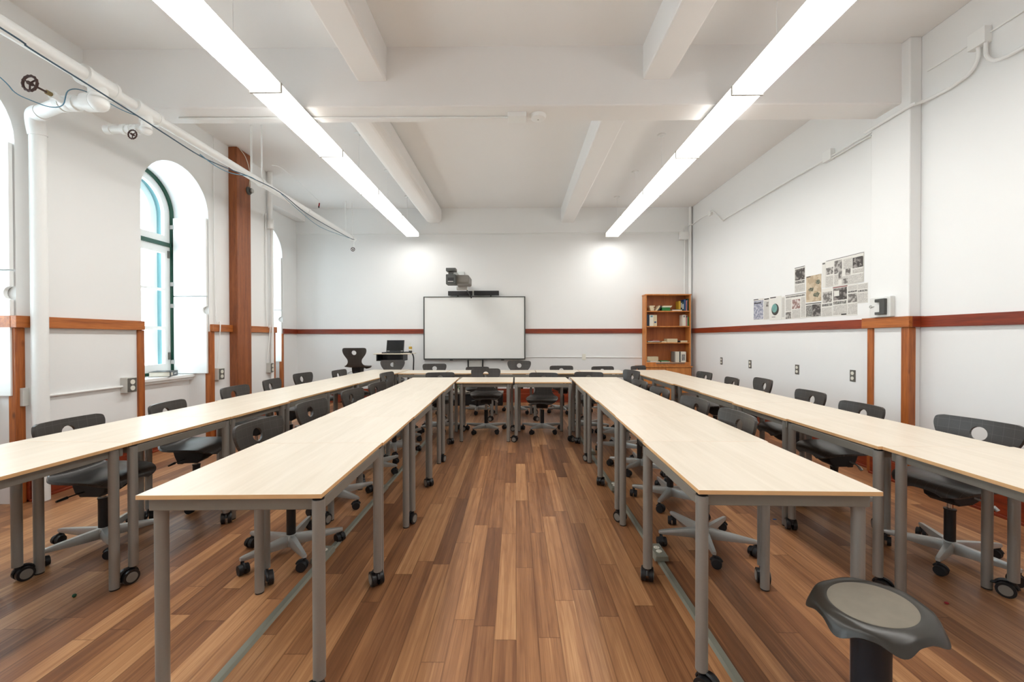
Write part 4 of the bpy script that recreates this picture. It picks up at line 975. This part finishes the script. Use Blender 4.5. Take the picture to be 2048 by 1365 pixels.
# red sensor on a wire near the window wall
e = empty('wire_sensor', (-2.92, 6.15, 3.24)); tag(e, 'tiny red and black connector hanging on a thin wire near the far pipe', 'connector')
MB().cyl((0, 0, 0), (.01, 0, .05), .009, n=10).build('red_sleeve', MT['rubred'], e); MB().cyl((.0, 0, -.02), (0, 0, 0), .010, n=10).build('black_tip', MT['black'], e)
conduit([(-3.05, 5.18, 3.45), (-2.99, 5.30, 3.46), (-2.95, 5.7, 3.40), (-2.915, 6.1, 3.32), (-2.91, 6.15, 3.29)], .003, 'thin grey wire arching above the heating pipe')

# ------------------------------------------------------------------ guarded call point on the pier
e = empty('call_point', (PX, 3.855, 1.56)); tag(e, 'small white wall box with dark bracket handle on the pier', 'wall box')
MB().box(-.045, 0, -.115, .10, -.092, .095).build('cover', MT['clear'], e, bevel=.006)
h = MB(); h.box(-.075, -.045, -.085, -.035, -.07, .075); h.box(-.07, -.045, -.035, .02, .045, .075); h.box(-.07, -.045, -.035, .02, -.07, -.045)
h.build('handle', MT['frame_dark'], e, bevel=.004)
k_ = MB(); k_.tube([(-.05, .085+.012*cos(a*pi/6), .01+.012*sin(a*pi/6)) for a in range(12)], .003, n=6, closed=True); k_.cyl((-.05, .073, .01), (-.05, .05, .01), .004, n=8); k_.build('key', MT['alu'], e)

# ------------------------------------------------------------------ newspaper cuttings
def cutting(y0, y1, z0, z1, label, els, depth=0.0, shade='paper'):
    """y0 = far edge .. y1 = near edge; els: (u0,u1,v0,v1,material,name) fractions from far/top"""
    x = XR-.0015-depth
    e = empty('newspaper_cutting', (x, (y0+y1)/2, (z0+z1)/2)); tag(e, label, 'newspaper', 'newspaper cuttings on the wall')
    w = (y0-y1)/2; h = (z1-z0)/2
    MB().box(-.001, .001, -w, w, -h, h).build('sheet', MT[shade], e)
    for q_, (u0, u1, v0, v1, m, nm) in enumerate(els):
        xo = -.0014-.0003*q_
        ya = w-2*w*u0; yb = w-2*w*u1; za = h-2*h*v0; zb = h-2*h*v1
        o = MB()
        if nm in ('globe_print',): 
            n = 24; pts = [((ya+yb)/2+(ya-yb)/2*cos(2*pi*i/n), (za+zb)/2+(za-zb)/2*sin(2*pi*i/n)) for i in range(n)]; o.prism(pts, 0, xo, -.001)
        elif nm == 'map_patch':
            n = 18; rg = random.Random(int(u0*100)+int(v0*1000)); rq = [.62+.42*rg.random() for _ in range(n)]
            pts = [((ya+yb)/2+(ya-yb)/2*rq[i]*cos(2*pi*i/n), (za+zb)/2+(za-zb)/2*rq[i]*sin(2*pi*i/n)) for i in range(n)]; o.prism(pts, 0, xo, -.001)
        else: o.box(xo, -.001, yb, ya, zb, za)
        o.build(nm, MT[m], e)
T, HL, PH = 'text_column', 'headline', 'press_photo'
cutting(6.119, 5.883, 1.537, 1.838, 'blue-grey newspaper page at the bookcase end of the newspaper display', ((0, .5, 0, .04, 'ink', HL), (0.02, 1, .08, .98, 'photo_blue', PH), (.05, .8, .17, .22, 'ink', HL)))
cutting(5.873, 5.745, 1.530, 1.830, 'narrow text page between the blue page and the globe page', ((.1, .95, .02, .07, 'ink', HL), (.05, .95, .12, .97, 'print', T), (.45, .9, .2, .4, 'photo_grey', PH)))
cutting(5.735, 5.486, 1.518, 1.832, 'newspaper page showing a dark rimmed teal globe', ((.05, .55, .01, .05, 'ink', HL), (.17, .8, .30, .80, 'globe_dark', 'globe_print'), (.2, .66, .31, .68, 'globe', 'globe_print'), (.2, .5, .86, .88, 'ink', T)))
cutting(5.477, 5.415, 1.519, 1.816, 'thin strip of newsprint beside the globe page', ((.1, .9, .05, .9, 'print', T),))
cutting(5.405, 5.030, 1.516, 1.825, 'wide newspaper page with headline and a reddish car photo', ((.0, 1, .0, .025, 'inkgrey', HL), (.03, .97, .06, .12, 'headline', HL), (.03, .31, .17, .66, 'print', T), (.36, .75, .22, .60, 'photo_red', PH), (.03, .31, .70, .98, 'photo_grey', PH), (.36, .75, .63, .97, 'print', T), (.80, .98, .17, .95, 'print', T)))
cutting(5.226, 5.040, 1.840, 2.150, 'tall clipping with a dark crowd photo above the wide page', ((.0, .97, .0, .03, 'inkgrey', HL), (.05, .97, .07, .52, 'photo_dark', PH), (.05, .95, .55, .66, 'headline', HL), (.05, .97, .70, .98, 'print', T)))
cutting(5.019, 4.772, 1.702, 2.010, 'sandy beige map page with three dark green patches', ((0, 1, 0, 1, 'sand', 'map_print'), (.03, .3, .01, .04, 'ink', HL), (.6, .98, .18, .38, 'blob', 'map_patch'), (.15, .55, .44, .62, 'blob', 'map_patch'), (.45, .95, .64, .86, 'blob', 'map_patch')))
cutting(5.026, 4.772, 1.520, 1.688, 'small page with a drawn city scene below the sandy map page', ((0, 1, 0, .08, 'inkgrey', HL), (.03, .45, .15, .95, 'headline', T), (.45, .97, .12, .95, 'photo_dark', PH)))
cutting(4.760, 4.712, 1.848, 2.132, 'thin sheet edge showing behind the double page spread', ((.1, .9, .02, .08, 'inkgrey', HL),))
cutting(4.706, 4.194, 1.840, 2.140, 'large double page newspaper spread at the top of the display', ((0.02, 1, .0, .02, 'inkgrey', HL), (.02, .22, .27, .52, 'photo_grey', PH), (.25, .46, .08, .55, 'photo_grey', PH), (.02, .22, .58, .97, 'print', T), (.25, .36, .58, .95, 'print', T), (.37, .46, .55, .78, 'photo_grey', PH), (.50, .72, .10, .45, 'print', T), (.74, .99, .12, .48, 'photo_dark', PH), (.56, .68, .45, .68, 'photo_grey', PH), (.74, .99, .52, .65, 'print', T), (.46, .99, .70, .97, 'print', T), (.50, .62, .78, .96, 'photo_grey', PH)), depth=.002)
cutting(4.766, 4.604, 1.515, 1.832, 'page with a black and white action photo under the spread', ((.1, .95, .12, .50, 'photo_grey', PH), (.03, .97, .54, .63, 'headline', HL), (.03, .97, .67, .97, 'print', T)))
cutting(4.598, 4.400, 1.513, 1.835, 'page with a photo of a suited person under the spread', ((0, 1, .01, .04, 'redbook', HL), (.04, .97, .06, .46, 'photo_dark', PH), (.08, .45, .14, .32, 'paper', 'caption_box'), (.03, .95, .50, .60, 'headline', HL), (.03, .97, .63, .95, 'print', T), (.6, .95, .93, .97, 'ink', HL)))
cutting(4.395, 4.272, 1.511, 1.832, 'narrow page with a street photo beside the suited person page', ((.05, .95, .03, .18, 'print', T), (.03, .97, .20, .26, 'headline', HL), (.03, .97, .30, .58, 'photo_grey', PH), (.03, .97, .62, .96, 'print', T)))
cutting(4.270, 4.146, 1.628, 1.828, 'text-only page at the pier end of the display', ((.03, .97, .03, .28, 'print', T), (.03, .97, .33, .43, 'headline', HL), (.03, .97, .48, .97, 'print', T)))
# the big book on the window sill
e = empty('thick_book', (-4.16, 4.86, .8385), radians(24)); tag(e, 'thick black and white book lying on the window sill', 'book')
MB().box(-.095, .095, -.125, .125, .004, .056).build('pages', MT['book_white'], e)
MB().box(-.10, .10, -.13, .13, .056, .060).build('cover', MT['black'], e); MB().box(-.10, .10, -.13, .13, 0, .004).build('cover', MT['black'], e)
MB().box(.096, .101, -.13, .13, .0, .060).build('spine', MT['black'], e)
MB().box(.101, .102, -.10, -.05, .012, .046).build('spine_emblem', MT['book_white'], e); MB().box(.101, .102, .0, .08, .022, .034).build('spine_title', MT['boxgrey'], e)
# scraps on the floor
tag(MB().sphere((-2.194, 2.031, .008), .009, 10).build('paper_scrap', MT['rubgreen']), 'tiny dark green scrap on the floor under the window-side desks', 'scrap')
tag(MB().sphere((2.069, 2.004, .006), .008, 10, sc=(1.3, 1, .6)).build('paper_scrap', MT['rubred']), 'tiny red scrap on the floor under the bookcase-side desks', 'scrap')
tag(MB().box(1.81, 1.832, 2.925, 2.936, 0, .003).build('paper_scrap', MT['rubblue']), 'tiny blue scrap on the floor between the bookcase-side rows', 'scrap')
